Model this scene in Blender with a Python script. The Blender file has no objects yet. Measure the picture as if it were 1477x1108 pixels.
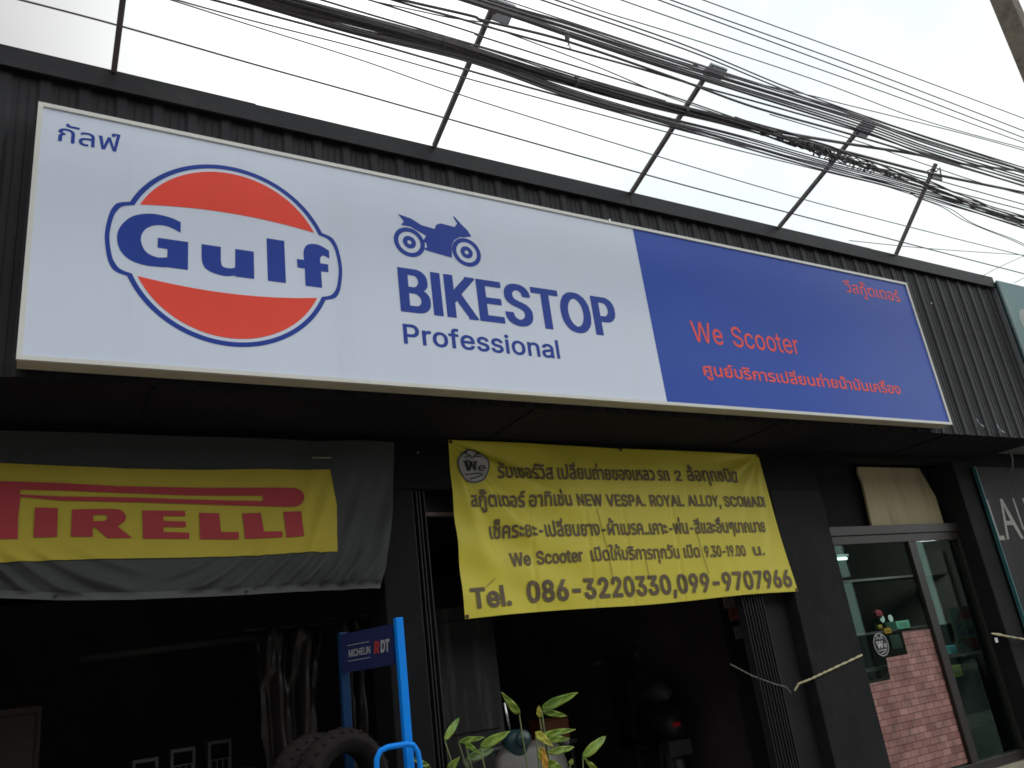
import bpy, bmesh, math, random
from mathutils import Vector, Matrix
from mathutils.geometry import delaunay_2d_cdt
random.seed(7)
C = bpy.context.scene.collection
SC = bpy.context.scene

# ------------------------------------------------------------------ camera
CAM = Vector((0.075, -3.354, 1.553))
RIGHT = Vector((0.86156727, -0.491979, -0.12513398))
DOWN = Vector((0.06650631, 0.35376606, -0.9329665))
FWD = Vector((0.50326808, 0.79549119, 0.33751296))
FPX = 1173.1                     # focal length in pixels of a 1477 px wide frame
cd = bpy.data.cameras.new('camera')
cd.sensor_width = 36.0
cd.lens = FPX / 1477.0 * 36.0
cd.clip_start = 0.05
cd.clip_end = 2000.0
cam = bpy.data.objects.new('camera', cd)
C.objects.link(cam)
m = Matrix((RIGHT, -DOWN, -FWD)).transposed().to_4x4()
m.translation = CAM
cam.matrix_world = m
SC.camera = cam

# ------------------------------------------------------------------ sky, sun, exposure
SUN_EL, SUN_AZ = math.radians(58), math.radians(20)      # behind the building, a little to the right
w = bpy.data.worlds.new("World")
SC.world = w
w.use_nodes = True
nt = w.node_tree
bg = nt.nodes['Background']
sky = nt.nodes.new('ShaderNodeTexSky')
sky.sky_type = 'NISHITA'
sky.sun_disc = False
sky.sun_elevation = SUN_EL
sky.sun_rotation = SUN_AZ
sky.air_density = 1.0
sky.dust_density = 4.0
hs = nt.nodes.new('ShaderNodeHueSaturation')
hs.inputs['Saturation'].default_value = 0.12
hs.inputs['Value'].default_value = 1.0
nt.links.new(sky.outputs[0], hs.inputs['Color'])
tc = nt.nodes.new('ShaderNodeTexCoord')
nz = nt.nodes.new('ShaderNodeTexNoise')
nz.inputs['Scale'].default_value = 2.2
nz.inputs['Detail'].default_value = 5.0
nt.links.new(tc.outputs['Generated'], nz.inputs['Vector'])
cr = nt.nodes.new('ShaderNodeValToRGB')
cr.color_ramp.elements[0].position = 0.3
cr.color_ramp.elements[0].color = (7.2, 8.1, 8.3, 1)
cr.color_ramp.elements[1].position = 0.72
cr.color_ramp.elements[1].color = (11.5, 11.5, 11.3, 1)
nt.links.new(nz.outputs['Fac'], cr.inputs['Fac'])
mx = nt.nodes.new('ShaderNodeMix')
mx.data_type = 'RGBA'
mx.inputs['Factor'].default_value = 0.8                  # cloud deck over the clear sky
nt.links.new(hs.outputs[0], mx.inputs[6])
nt.links.new(cr.outputs[0], mx.inputs[7])
# the deck is thinner and brighter towards +x, heavier towards -x
sx_ = nt.nodes.new('ShaderNodeSeparateXYZ')
nt.links.new(tc.outputs['Generated'], sx_.inputs[0])
mr = nt.nodes.new('ShaderNodeMapRange')
mr.inputs['From Min'].default_value = -0.13; mr.inputs['From Max'].default_value = 0.24
mr.inputs['To Min'].default_value = 0.46; mr.inputs['To Max'].default_value = 1.0
mr.interpolation_type = 'SMOOTHSTEP'
nt.links.new(sx_.outputs['X'], mr.inputs['Value'])
mu = nt.nodes.new('ShaderNodeMix'); mu.data_type = 'RGBA'; mu.blend_type = 'MULTIPLY'; mu.inputs['Factor'].default_value = 1.0
nt.links.new(mx.outputs[2], mu.inputs[6]); nt.links.new(mr.outputs[0], mu.inputs[7])
my = nt.nodes.new('ShaderNodeMapRange')                  # and thickest behind the shop, brighter over the street
my.inputs['From Min'].default_value = -0.15; my.inputs['From Max'].default_value = 0.25
my.inputs['To Min'].default_value = 1.08; my.inputs['To Max'].default_value = 0.555
my.interpolation_type = 'SMOOTHSTEP'
nt.links.new(sx_.outputs['Y'], my.inputs['Value'])
mv = nt.nodes.new('ShaderNodeMix'); mv.data_type = 'RGBA'; mv.blend_type = 'MULTIPLY'; mv.inputs['Factor'].default_value = 1.0
nt.links.new(mu.outputs[2], mv.inputs[6]); nt.links.new(my.outputs[0], mv.inputs[7])
nt.links.new(mv.outputs[2], bg.inputs['Color'])
bg.inputs['Strength'].default_value = 0.145

sd = bpy.data.lights.new('sun', 'SUN')
sd.energy = 0.6
sd.angle = math.radians(20)
sd.color = (1.0, 0.96, 0.9)
sun = bpy.data.objects.new('sun', sd)
C.objects.link(sun)
sdir = Vector((math.sin(SUN_AZ) * math.cos(SUN_EL), math.cos(SUN_AZ) * math.cos(SUN_EL), math.sin(SUN_EL)))
sun.rotation_euler = sdir.to_track_quat('Z', 'Y').to_euler()
sun.location = (0, 20, 30)

SC.view_settings.view_transform = 'Standard'
SC.view_settings.look = 'None'
SC.view_settings.exposure = 0.6
SC.view_settings.gamma = 1.0
SC.cycles.filter_width = 1.7
SC.cycles.max_bounces = 8

# ------------------------------------------------------------------ helpers
def at(u, v, y):
    """the point of the vertical plane at depth y that the photo shows at pixel (u, v)"""
    d = RIGHT * ((u - 738.5) / FPX) + DOWN * ((v - 554) / FPX) + FWD
    return CAM + d * ((y - CAM.y) / d.y)

MATS = {}
def mat(name, col, rough=0.6, var=0.12, scale=6.0, bump=0.0, bscale=60.0, metal=0.0, spec=0.5, dirt=None, dirt_amt=0.0, streak=False):
    if name in MATS: return MATS[name]
    M = bpy.data.materials.new(name); M.use_nodes = True
    t = M.node_tree; p = t.nodes['Principled BSDF']
    p.inputs['Roughness'].default_value = rough
    p.inputs['Metallic'].default_value = metal
    p.inputs['Specular IOR Level'].default_value = spec
    co = t.nodes.new('ShaderNodeTexCoord')
    mp = t.nodes.new('ShaderNodeMapping')
    if streak: mp.inputs['Scale'].default_value = (1, 1, 0.08)
    t.links.new(co.outputs['Object'], mp.inputs[0])
    n = t.nodes.new('ShaderNodeTexNoise'); n.inputs['Scale'].default_value = scale; n.inputs['Detail'].default_value = 6
    n.inputs['Roughness'].default_value = 0.65
    t.links.new(mp.outputs[0], n.inputs['Vector'])
    r = t.nodes.new('ShaderNodeValToRGB')
    r.color_ramp.elements[0].position = 0.3; r.color_ramp.elements[1].position = 0.7
    r.color_ramp.elements[0].color = tuple(max(0, c * (1 - var)) for c in col) + (1,)
    r.color_ramp.elements[1].color = tuple(min(1, c * (1 + var)) for c in col) + (1,)
    t.links.new(n.outputs['Fac'], r.inputs['Fac'])
    last = r.outputs[0]
    if dirt:
        n2 = t.nodes.new('ShaderNodeTexNoise'); n2.inputs['Scale'].default_value = scale * 2.3; n2.inputs['Detail'].default_value = 8
        n2.inputs['Roughness'].default_value = 0.75
        t.links.new(mp.outputs[0], n2.inputs['Vector'])
        r2 = t.nodes.new('ShaderNodeValToRGB')
        r2.color_ramp.elements[0].position = 0.52; r2.color_ramp.elements[1].position = 0.72
        r2.color_ramp.elements[0].color = (0, 0, 0, 1); r2.color_ramp.elements[1].color = (dirt_amt,) * 3 + (1,)
        t.links.new(n2.outputs['Fac'], r2.inputs['Fac'])
        x = t.nodes.new('ShaderNodeMix'); x.data_type = 'RGBA'
        t.links.new(r2.outputs[0], x.inputs['Factor']); t.links.new(last, x.inputs[6])
        x.inputs[7].default_value = tuple(dirt) + (1,)
        last = x.outputs[2]
    t.links.new(last, p.inputs['Base Color'])
    if bump:
        b = t.nodes.new('ShaderNodeTexNoise'); b.inputs['Scale'].default_value = bscale; b.inputs['Detail'].default_value = 4
        t.links.new(mp.outputs[0], b.inputs['Vector'])
        bn = t.nodes.new('ShaderNodeBump'); bn.inputs['Strength'].default_value = bump; bn.inputs['Distance'].default_value = 0.01
        t.links.new(b.outputs['Fac'], bn.inputs['Height']); t.links.new(bn.outputs[0], p.inputs['Normal'])
    MATS[name] = M
    return M

ROOT = {}
def thing(name, label, cat, loc=(0, 0, 0), group=None):
    o = bpy.data.objects.new(name, None); C.objects.link(o)
    o.empty_display_size = 0.1
    o.location = loc; o['label'] = label; o['category'] = cat
    if group: o['group'] = group
    ROOT[o.name] = Vector(loc)
    return o

def tag(o, label, cat, group=None):
    o['label'] = label; o['category'] = cat
    if group: o['group'] = group
    return o

class MB:
    """collects shapes in world coordinates; build() links them as ONE mesh object"""
    def __init__(s): s.v = []; s.f = []
    def add(s, vs, fs):
        k = len(s.v); s.v += [Vector(p) for p in vs]; s.f += [tuple(i + k for i in f) for f in fs]; return s
    def box(s, x0, x1, y0, y1, z0, z1):
        vs = [(x0, y0, z0), (x1, y0, z0), (x1, y1, z0), (x0, y1, z0), (x0, y0, z1), (x1, y0, z1), (x1, y1, z1), (x0, y1, z1)]
        return s.add(vs, [(0, 3, 2, 1), (4, 5, 6, 7), (0, 1, 5, 4), (1, 2, 6, 5), (2, 3, 7, 6), (3, 0, 4, 7)])
    def bar(s, a, b, wx, wy, up=(0, 0, 1)):
        a, b = Vector(a), Vector(b); d = (b - a).normalized()
        r = d.cross(Vector(up))
        if r.length < 1e-4: r = d.cross(Vector((0, 1, 0)))
        r.normalize(); q = r.cross(d)
        vs = []
        for p in (a, b):
            for i, j in ((-1, -1), (1, -1), (1, 1), (-1, 1)): vs.append(p + r * (i * wx / 2) + q * (j * wy / 2))
        return s.add(vs, [(0, 3, 2, 1), (4, 5, 6, 7), (0, 1, 5, 4), (1, 2, 6, 5), (2, 3, 7, 6), (3, 0, 4, 7)])
    def tube(s, pts, r, n=6, cap=True):
        pts = [Vector(p) for p in pts]; k = len(s.v); L = len(pts)
        rr = r if isinstance(r, (list, tuple)) else [r] * L
        u = None
        for i, p in enumerate(pts):
            d = (pts[min(i + 1, L - 1)] - pts[max(i - 1, 0)]).normalized()
            if u is None:
                u = d.cross(Vector((0, 0, 1)))
                if u.length < 1e-3: u = d.cross(Vector((0, 1, 0)))
            u = (u - d * u.dot(d)).normalized(); q = d.cross(u)
            for j in range(n):
                a = 2 * math.pi * j / n
                s.v.append(p + (u * math.cos(a) + q * math.sin(a)) * rr[i])
        for i in range(L - 1):
            for j in range(n):
                j2 = (j + 1) % n
                s.f.append((k + i * n + j, k + i * n + j2, k + (i + 1) * n + j2, k + (i + 1) * n + j))
        if cap:
            s.f.append(tuple(k + j for j in reversed(range(n)))); s.f.append(tuple(k + (L - 1) * n + j for j in range(n)))
        return s
    def lathe(s, prof, c, axis='Z', n=24):
        k = len(s.v); c = Vector(c); L = len(prof)
        for r, h in prof:
            for j in range(n):
                a = 2 * math.pi * j / n; x, y = r * math.cos(a), r * math.sin(a)
                s.v.append(c + (Vector((x, y, h)) if axis == 'Z' else Vector((x, h, y)) if axis == 'Y' else Vector((h, x, y))))
        for i in range(L - 1):
            for j in range(n):
                j2 = (j + 1) % n
                s.f.append((k + i * n + j, k + i * n + j2, k + (i + 1) * n + j2, k + (i + 1) * n + j))
        return s
    def poly(s, pts, y0, y1=None):
        """a polygon of (x, z) points on the plane y0, or a prism from y0 to y1; holes = later loops"""
        loops = pts if isinstance(pts[0][0], (list, tuple)) else [pts]
        vs, fs = fill(loops)
        if y1 is None:
            return s.add([(x, y0, z) for x, z in vs], fs)
        n = len(vs)
        s.add([(x, y0, z) for x, z in vs] + [(x, y1, z) for x, z in vs], fs + [tuple(i + n for i in reversed(f)) for f in fs])
        for lp in loops:
            k = len(lp)
            s.add([(x, y0, z) for x, z in lp] + [(x, y1, z) for x, z in lp], [(i, i + k, (i + 1) % k + k, (i + 1) % k) for i in range(k)])
        return s
    def build(s, name, M, parent=None, smooth=False, bevel=0.0, label=None):
        off = ROOT[parent.name] if parent else Vector((0, 0, 0))
        me = bpy.data.meshes.new(name)
        me.from_pydata([tuple(p - off) for p in s.v], [], s.f)
        bm = bmesh.new(); bm.from_mesh(me)
        bmesh.ops.recalc_face_normals(bm, faces=bm.faces)
        bm.to_mesh(me); bm.free()
        me.materials.append(M)
        if smooth: me.shade_smooth()
        o = bpy.data.objects.new(name, me); C.objects.link(o)
        if parent: o.parent = parent
        ROOT[o.name] = off
        if bevel:
            b = o.modifiers.new('bevel', 'BEVEL'); b.width = bevel; b.segments = 2; b.limit_method = 'ANGLE'
        if label: o['label'] = label
        return o

def area(lp): return 0.5 * sum(a[0] * b[1] - b[0] * a[1] for a, b in zip(lp, lp[1:] + lp[:1]))

def fill(loops, bold=0.0, sign=None):
    """union of outlines under the non-zero rule, optionally thickened all round by bold"""
    vs, fs, wd = [], [], []
    bx, bz = bold if isinstance(bold, tuple) else (bold, bold)
    for i, lp in enumerate(loops):
        a = area(lp)
        k = len(vs); vs += [Vector(p) for p in lp]
        idx = list(range(k, k + len(lp)))
        if a < 0: idx.reverse()
        fs.append(idx)
        if sign is None: wd.append(1 if i == 0 else -1)
        else: wd.append(1 if a * sign > 0 else -1)
        if bold:
            for p, q in zip(lp, lp[1:] + lp[:1]):
                p, q = Vector(p), Vector(q); d = q - p
                if d.length < 1e-9: continue
                d.normalize(); n = Vector((-d.y * bx, d.x * bz)); d = Vector((d.x * bx, d.y * bz)) * 0.85
                k = len(vs); vs += [p - d - n, q + d - n, q + d + n, p - d + n]
                fs.append([k, k + 1, k + 2, k + 3]); wd.append(100)
    ov, oe, of, _, _, src = delaunay_2d_cdt(vs, [], fs, 1, 1e-7)
    keep = [tuple(f) for f, s_ in zip(of, src) if sum(wd[i] for i in s_) > 0]
    return [tuple(p) for p in ov], keep

def smooth_path(pts, k=5):
    """closed outline; points marked with a third value are corners, the runs between them are curved"""
    n = len(pts); out = []
    P = [Vector(p[:2]) for p in pts]; corner = [len(p) > 2 for p in pts]
    for i in range(n):
        a, b = P[i], P[(i + 1) % n]
        if corner[i] and corner[(i + 1) % n]:
            out.append(tuple(a)); continue
        p0 = P[i - 1] if not corner[i] else a + (a - b) * 0.5
        p3 = P[(i + 2) % n] if not corner[(i + 1) % n] else b + (b - a) * 0.5
        for j in range(k):
            t = j / k
            q = 0.5 * ((2 * a) + (b - p0) * t + (2 * p0 - 5 * a + 4 * b - p3) * t * t + (3 * a - p0 - 3 * b + p3) * t ** 3)
            out.append(tuple(q))
    return out

# outlines of the letters used on the signs: character | advance | contours, in 1/400 em
GLYPHS = {}
def load_glyphs(src):
    for ln in src.strip('\n').split('\n'):
        ch, adv, cs = ln[0], *ln[2:].split('|')
        GLYPHS[ch] = (int(adv), [[tuple(map(int, p.split(','))) for p in c.split()] for c in cs.split('/') if c])

load_glyphs(r"""
ก|166|21,0 21,53 23,68 29,78 38,85 49,89 49,90 18,102 18,111 20,122 26,132 35,141 47,149 57,152 68,154 81,155 92,154 102,152 112,149 121,145 129,139 135,132 140,124 143,114 144,102 144,0 119,0 119,100 118,111 114,120 108,126 100,131 91,133 80,134 65,132 54,127 46,119 44,109 74,94 71,81 62,79 53,74 48,65 46,53 46,0
ข|152|76,-3 60,-1 46,3 36,10 28,20 23,32 21,48 21,65 22,77 25,87 29,94 34,100 42,112 44,117 45,123 44,128 42,131 39,133 35,134 32,133 28,133 21,130 15,148 21,150 27,152 34,153 40,154 49,153 57,150 62,146 66,140 68,133 69,126 68,116 65,109 61,102 57,96 53,89 49,82 47,75 46,66 46,49 47,38 50,30 55,24 61,20 68,18 76,17 88,19 97,24 103,32 105,44 105,152 129,152 129,43 128,30 123,18 116,9 105,3 92,-1
ค|170|22,0 22,97 24,114 29,129 37,140 49,148 65,153 85,155 105,153 121,148 133,140 141,129 146,114 148,97 148,0 123,0 123,97 122,108 119,118 113,125 106,130 96,133 85,134 73,133 64,130 57,125 51,118 48,108 47,97 47,66 48,66 55,75 63,80 74,83 88,84 97,84 97,64 88,64 73,62 62,59 55,53 50,46 48,38 47,29 47,0
ง|149|47,0 0,152 25,152 66,21 69,21 76,22 82,25 88,28 93,33 100,43 105,56 108,70 109,83 108,98 105,110 99,120 91,127 82,131 70,133 63,132 57,131 51,151 57,152 62,153 72,153 85,152 96,149 107,144 115,138 124,127 129,114 132,104 133,94 134,83 133,69 131,56 127,44 123,34 117,25 111,17 102,10 91,5 83,2 73,1 61,0
ช|153|76,-3 60,-1 47,3 36,10 28,20 23,32 21,48 21,65 22,77 25,87 29,94 34,100 42,112 44,117 45,123 44,128 42,131 39,133 35,134 32,133 28,133 21,130 15,148 21,150 27,152 34,153 40,154 49,153 57,150 62,146 66,140 68,133 69,126 68,116 65,109 61,102 57,96 53,89 49,82 47,75 46,66 46,49 47,38 50,30 55,24 61,20 69,18 76,17 88,19 97,24 103,32 105,44 105,83 103,92 100,99 94,103 85,104 83,104 83,120 85,120 95,121 101,125 105,131 107,138 107,145 108,152 132,152 131,138 129,127 123,118 112,112 112,111 119,108 124,104 126,100 128,94 129,89 129,83 129,43 128,30 123,18 116,9 106,3 92,-1
ซ|154|77,-3 61,-1 47,3 37,10 29,20 24,33 23,48 23,65 24,80 28,91 34,100 41,108 48,117 51,121 52,125 51,125 48,123 44,122 40,120 35,120 26,122 19,127 14,135 12,146 12,152 34,152 34,145 36,140 39,137 43,136 46,136 49,137 52,139 55,141 60,152 74,152 74,140 74,132 74,125 72,119 70,114 67,107 62,100 55,91 52,86 49,81 48,75 47,67 47,49 48,38 52,29 56,24 62,20 69,18 77,17 89,19 99,24 105,32 107,44 107,83 105,92 102,99 95,103 86,104 85,104 85,120 87,120 96,121 103,125 106,131 108,138 109,145 109,152 134,152 133,138 130,127 124,119 114,113 114,112 123,107 128,100 130,91 131,80 131,43 130,30 125,18 117,9 106,3 93,-1
ด|171|74,-3 61,-2 49,2 40,8 32,15 26,25 22,36 19,48 17,61 17,75 17,90 19,103 21,114 25,123 30,132 35,138 45,146 57,151 66,153 75,154 85,155 99,154 111,152 121,148 133,140 142,130 145,121 148,112 148,101 148,0 124,0 124,99 122,114 115,125 108,130 98,133 86,134 74,133 63,130 54,123 47,112 44,102 42,90 41,75 42,64 43,55 45,46 49,34 56,25 65,20 78,18 86,18 93,20 95,1 91,-1 85,-2 80,-3
ต|176|76,-3 62,-2 50,2 40,8 33,16 27,26 22,37 20,50 18,64 17,79 18,96 20,111 23,123 27,133 32,141 38,147 49,153 62,155 71,154 79,151 84,147 88,140 89,140 93,147 99,152 107,154 116,155 127,154 137,151 144,145 150,138 153,128 154,116 154,0 129,0 129,116 128,125 125,130 119,133 113,134 106,133 101,130 98,125 96,118 81,118 79,126 75,131 70,133 64,134 55,131 48,121 45,111 43,97 42,79 42,67 43,56 45,46 49,34 56,25 66,20 79,18 84,18 88,18 95,20 98,1 93,-1 88,-2 82,-3
ถ|167|54,-3 46,-2 39,0 33,3 28,9 24,16 23,26 23,53 25,68 31,78 39,85 50,89 50,90 18,102 18,111 20,122 26,132 35,141 47,149 57,152 69,154 81,155 92,154 103,152 113,149 122,145 129,139 136,132 141,124 144,114 145,102 145,0 120,0 120,100 119,111 115,120 108,126 100,131 91,133 81,134 70,133 61,131 54,127 46,119 44,109 75,94 73,81 63,80 55,76 50,69 48,56 48,29 49,24 51,20 54,18 60,17 65,18 70,19 74,1 68,-1 63,-2 59,-3
ท|169|23,0 23,152 40,152 45,128 46,128 53,139 63,148 72,152 82,154 93,155 104,154 114,152 122,149 132,142 140,132 144,123 146,113 146,102 146,0 122,0 122,100 120,115 113,125 103,132 89,134 77,132 67,128 59,121 53,111 49,100 48,88 48,0
น|170|75,-3 64,-2 55,0 47,3 36,10 29,20 25,29 23,39 22,50 22,152 47,152 47,52 49,37 56,27 66,20 80,18 92,19 102,24 110,31 116,40 120,51 121,64 121,152 146,152 146,0 125,0 124,22 123,22 116,12 105,4 96,0 86,-2
บ|168|83,-3 64,-1 48,4 37,12 29,24 24,38 22,55 22,152 47,152 47,55 48,43 51,34 56,27 63,22 72,19 83,18 95,19 104,22 111,27 116,34 119,43 120,55 120,152 145,152 145,55 143,38 139,24 131,12 119,4 103,-1
ป|168|83,-3 64,-1 48,4 37,12 29,24 24,38 22,55 22,152 47,152 47,55 48,43 51,34 56,27 63,22 72,19 83,18 95,19 104,22 111,27 116,34 119,43 120,55 120,207 145,207 145,55 143,38 139,24 131,12 119,4 103,-1
ผ|180|24,0 24,125 25,136 29,143 34,149 41,152 49,154 57,155 60,155 65,154 69,153 73,151 70,133 65,134 60,135 54,134 51,131 49,127 48,122 48,79 48,61 48,51 47,39 48,39 53,50 58,59 67,74 82,99 97,99 112,74 120,61 126,50 129,44 131,39 132,39 132,51 131,61 131,79 131,152 155,152 155,0 133,0 90,73 89,73 46,0
พ|193|39,0 11,152 37,152 47,86 49,77 50,65 54,35 57,46 59,56 64,73 67,87 86,152 106,152 125,87 129,73 133,56 136,46 138,35 139,35 140,46 141,56 142,65 144,77 145,86 156,152 181,152 154,0 130,0 104,83 101,97 99,106 97,117 96,117 95,109 93,103 91,92 88,83 63,0
ฟ|189|38,0 11,152 37,152 46,86 47,82 48,75 50,56 52,35 54,35 55,43 57,51 61,68 66,87 85,152 105,152 124,87 129,68 133,51 135,43 137,35 138,35 140,56 142,73 143,86 159,207 183,207 153,0 128,0 103,83 101,89 100,97 98,106 96,117 95,117 92,103 90,92 87,83 62,0
ม|170|96,-3 84,-2 74,0 65,4 54,13 47,24 46,24 45,0 25,0 25,152 49,152 49,64 51,51 54,40 60,31 68,24 79,19 91,18 105,20 115,27 121,37 123,52 123,152 148,152 148,50 147,39 145,29 142,20 134,10 124,3 115,0 106,-2
ย|165|81,-2 67,-2 55,0 45,3 33,10 26,20 21,31 20,45 21,56 23,65 28,72 33,76 39,79 45,81 45,82 39,84 33,88 27,92 23,98 20,106 19,116 20,125 23,134 29,142 38,148 49,153 64,154 71,154 78,153 84,152 89,150 85,131 81,132 77,133 72,133 67,134 56,132 49,128 45,122 44,114 45,105 49,99 54,95 61,93 69,91 77,91 82,91 82,73 77,73 63,71 53,67 47,59 45,47 45,39 48,32 52,26 59,22 68,19 81,18 94,19 103,22 110,26 114,33 117,41 118,50 118,152 142,152 142,52 141,35 136,21 127,10 116,3 100,-1
ร|135|65,-3 55,-2 44,-1 35,0 22,4 11,8 18,28 32,23 39,21 48,19 57,18 66,18 79,19 90,23 97,30 100,39 99,45 96,50 92,55 86,59 77,63 67,66 56,70 46,74 38,78 27,85 19,93 15,103 13,115 15,126 19,136 27,144 39,150 48,153 60,154 72,155 85,154 98,152 108,150 116,146 116,125 111,127 104,130 97,132 89,133 80,134 72,135 56,133 45,129 40,123 38,116 39,110 41,106 46,102 53,98 63,93 76,89 89,84 100,79 110,72 118,64 123,54 125,42 123,30 119,20 111,11 100,3 90,0 79,-2
ล|158|112,0 112,101 109,117 103,127 97,131 88,134 76,135 62,134 50,131 37,126 26,120 26,143 35,147 47,151 57,153 67,154 78,155 92,154 104,152 114,148 122,142 128,135 132,126 135,115 136,103 136,0/64,-3 49,-2 36,2 26,8 19,17 15,28 14,41 15,55 21,67 30,76 40,82 52,86 67,89 85,91 117,93 117,72 88,70 71,69 58,66 49,62 41,53 39,41 41,31 46,23 56,19 69,17 73,17 77,18 85,20 88,1 83,-1 77,-2 71,-3
ว|136|53,-3 42,-2 32,-1 22,3 11,8 18,27 25,23 32,20 41,18 50,18 63,19 74,24 82,33 89,44 92,59 94,77 92,94 89,108 82,119 73,128 61,133 46,134 37,134 28,132 19,130 12,126 12,147 20,151 29,153 39,154 49,155 64,154 78,150 89,145 98,138 106,128 112,118 116,105 118,92 119,77 118,59 115,44 110,30 102,19 90,7 73,0
ศ|174|22,0 22,97 24,114 29,129 37,140 49,148 65,153 85,155 100,154 112,151 122,146 129,138 138,132 144,123 147,111 148,97 148,0 123,0 123,97 122,108 119,118 114,125 106,130 97,133 85,134 74,133 64,130 57,125 51,118 48,108 47,97 47,66 48,66 55,75 63,80 74,83 88,84 97,84 97,64 88,64 73,62 62,59 55,53 50,46 48,38 47,29 47,0/129,131 115,144 122,146 129,149 134,155 135,162 160,162 158,154 155,147 151,141 144,136 137,133
ส|159|112,0 112,101 109,117 103,127 97,131 88,134 76,135 62,134 50,131 37,126 26,120 26,143 35,147 47,151 57,153 67,154 78,155 92,154 103,151 112,147 119,139 127,134 132,125 135,115 136,103 136,0/64,-3 49,-2 36,2 26,8 19,17 15,28 14,41 15,55 21,67 30,76 40,82 52,86 67,89 85,91 117,93 117,72 88,70 71,69 58,66 49,62 41,53 39,41 41,31 46,23 56,19 69,17 73,17 77,18 85,20 88,1 83,-1 77,-2 71,-3/118,131 104,144 111,146 118,149 122,155 124,162 148,162 147,154 144,147 139,141 133,136 126,133
ห|163|25,0 25,152 49,152 49,86 50,86 113,152 142,152 142,151 49,57 49,0/119,0 119,54 117,68 109,79 101,84 90,87 76,88 90,106 101,106 111,103 120,100 130,92 138,82 141,74 143,64 144,54 144,0
อ|159|76,-3 58,-1 43,4 31,13 23,25 18,42 17,62 17,74 18,87 76,87 76,68 41,68 41,62 42,47 45,35 50,26 57,21 65,18 76,17 87,18 97,22 105,29 112,39 114,49 116,61 117,75 116,88 115,99 112,108 106,120 98,128 90,131 81,134 70,134 61,134 53,133 45,131 37,128 29,125 22,121 22,144 28,147 35,149 44,152 53,153 63,154 73,155 88,154 102,150 113,145 122,137 129,128 135,117 139,105 141,90 142,75 141,59 139,45 135,33 130,22 123,13 115,6 104,1 91,-2
ะ|94|42,95 32,96 24,99 18,103 14,108 12,113 11,119 11,124 12,128 13,132 15,135 36,132 35,128 34,123 35,120 36,117 39,115 43,115 83,115 83,95/42,18 32,19 24,21 18,25 14,30 12,36 11,42 11,46 12,50 13,54 15,58 36,54 35,50 34,45 35,42 36,40 39,38 43,37 83,37 83,18
ั|0|-60,176 -70,177 -79,179 -85,183 -89,188 -91,193 -92,199 -92,204 -91,208 -89,213 -87,216 -67,212 -68,209 -68,204 -68,201 -66,198 -63,196 -59,195 12,195 12,176
า|113|65,0 65,108 64,120 59,128 51,133 38,134 29,134 20,132 11,128 3,124 3,146 10,149 19,152 30,154 43,155 56,154 68,151 77,145 84,137 89,126 90,112 90,0
ำ|113|65,0 65,108 64,120 59,128 51,133 38,134 29,134 20,132 11,128 3,124 3,146 10,149 19,152 30,154 43,155 56,154 68,151 77,145 84,137 89,126 90,112 90,0/-44,169 -57,171 -66,176 -72,184 -74,194 -72,205 -66,213 -57,218 -44,219 -32,218 -22,213 -16,205 -14,194 -16,184 -22,176 -32,171/-44,183 -39,183 -34,186 -32,190 -31,194 -32,199 -34,203 -39,206 -44,206 -50,206 -54,203 -57,199 -58,194 -57,190 -54,186 -50,183
ิ|0|-143,176 -143,187 -122,196 -25,196 -25,176
ี|0|-143,176 -143,187 -122,196 -25,196 -25,176/-48,187 -48,218 -24,218 -24,187
ื|0|-143,176 -143,187 -122,196 -25,196 -25,176/-85,187 -85,218 -65,218 -65,187/-45,187 -45,218 -25,218 -25,187
ุ|0|-47,-72 -47,-43 -48,-38 -53,-36 -56,-36 -59,-37 -61,-21 -56,-19 -52,-18 -44,-18 -35,-19 -30,-22 -26,-28 -25,-35 -25,-72
ู|0|-61,-74 -76,-72 -88,-66 -95,-58 -97,-46 -97,-42 -98,-38 -99,-36 -102,-35 -106,-36 -108,-19 -104,-19 -100,-18 -94,-18 -86,-19 -80,-22 -77,-28 -76,-35 -76,-44 -75,-49 -72,-53 -68,-56 -61,-57 -54,-56 -50,-53 -47,-49 -46,-44 -46,-19 -25,-19 -25,-45 -27,-57 -34,-66 -45,-72
เ|82|57,-3 50,-2 42,0 36,3 31,9 28,16 27,26 27,152 51,152 51,29 52,24 54,20 58,18 63,17 68,18 74,19 77,1 72,-1 67,-2 62,-3
แ|158|57,-3 50,-2 42,0 36,3 31,9 28,16 27,26 27,152 51,152 51,29 52,24 54,20 58,18 63,17 68,18 74,19 77,1 72,-1 67,-2 62,-3/133,-3 125,-2 118,0 112,3 107,9 103,16 102,26 102,152 127,152 127,29 128,24 130,20 133,18 139,17 144,18 149,19 153,1 147,-1 142,-2 137,-3
ใ|80|54,-3 47,-2 40,0 33,3 28,9 25,16 24,26 24,135 24,142 25,147 27,152 30,157 34,162 39,169 45,177 49,183 52,189 52,195 51,202 48,207 41,210 33,211 25,211 17,209 11,206 5,204 5,225 10,227 17,229 26,231 36,231 47,230 57,228 65,223 74,213 77,198 76,188 72,179 68,171 63,164 55,154 52,149 50,145 49,140 49,134 49,29 49,24 51,20 55,18 60,17 66,18 71,19 74,1 69,-1 64,-2 59,-3
ๆ|165|118,-56 118,118 118,126 115,131 111,134 106,135 100,134 96,131 94,126 93,118 93,106 72,106 72,118 71,126 69,131 65,134 59,135 53,133 49,128 46,120 45,107 47,93 50,84 55,79 62,77 68,78 73,80 78,61 73,60 69,58 64,57 59,57 47,58 38,63 31,70 26,80 23,92 22,107 23,122 26,135 31,144 42,152 56,155 65,154 73,151 79,147 83,140 84,140 88,147 94,151 102,154 111,155 119,154 127,152 133,148 138,141 142,133 143,121 143,-56
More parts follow.
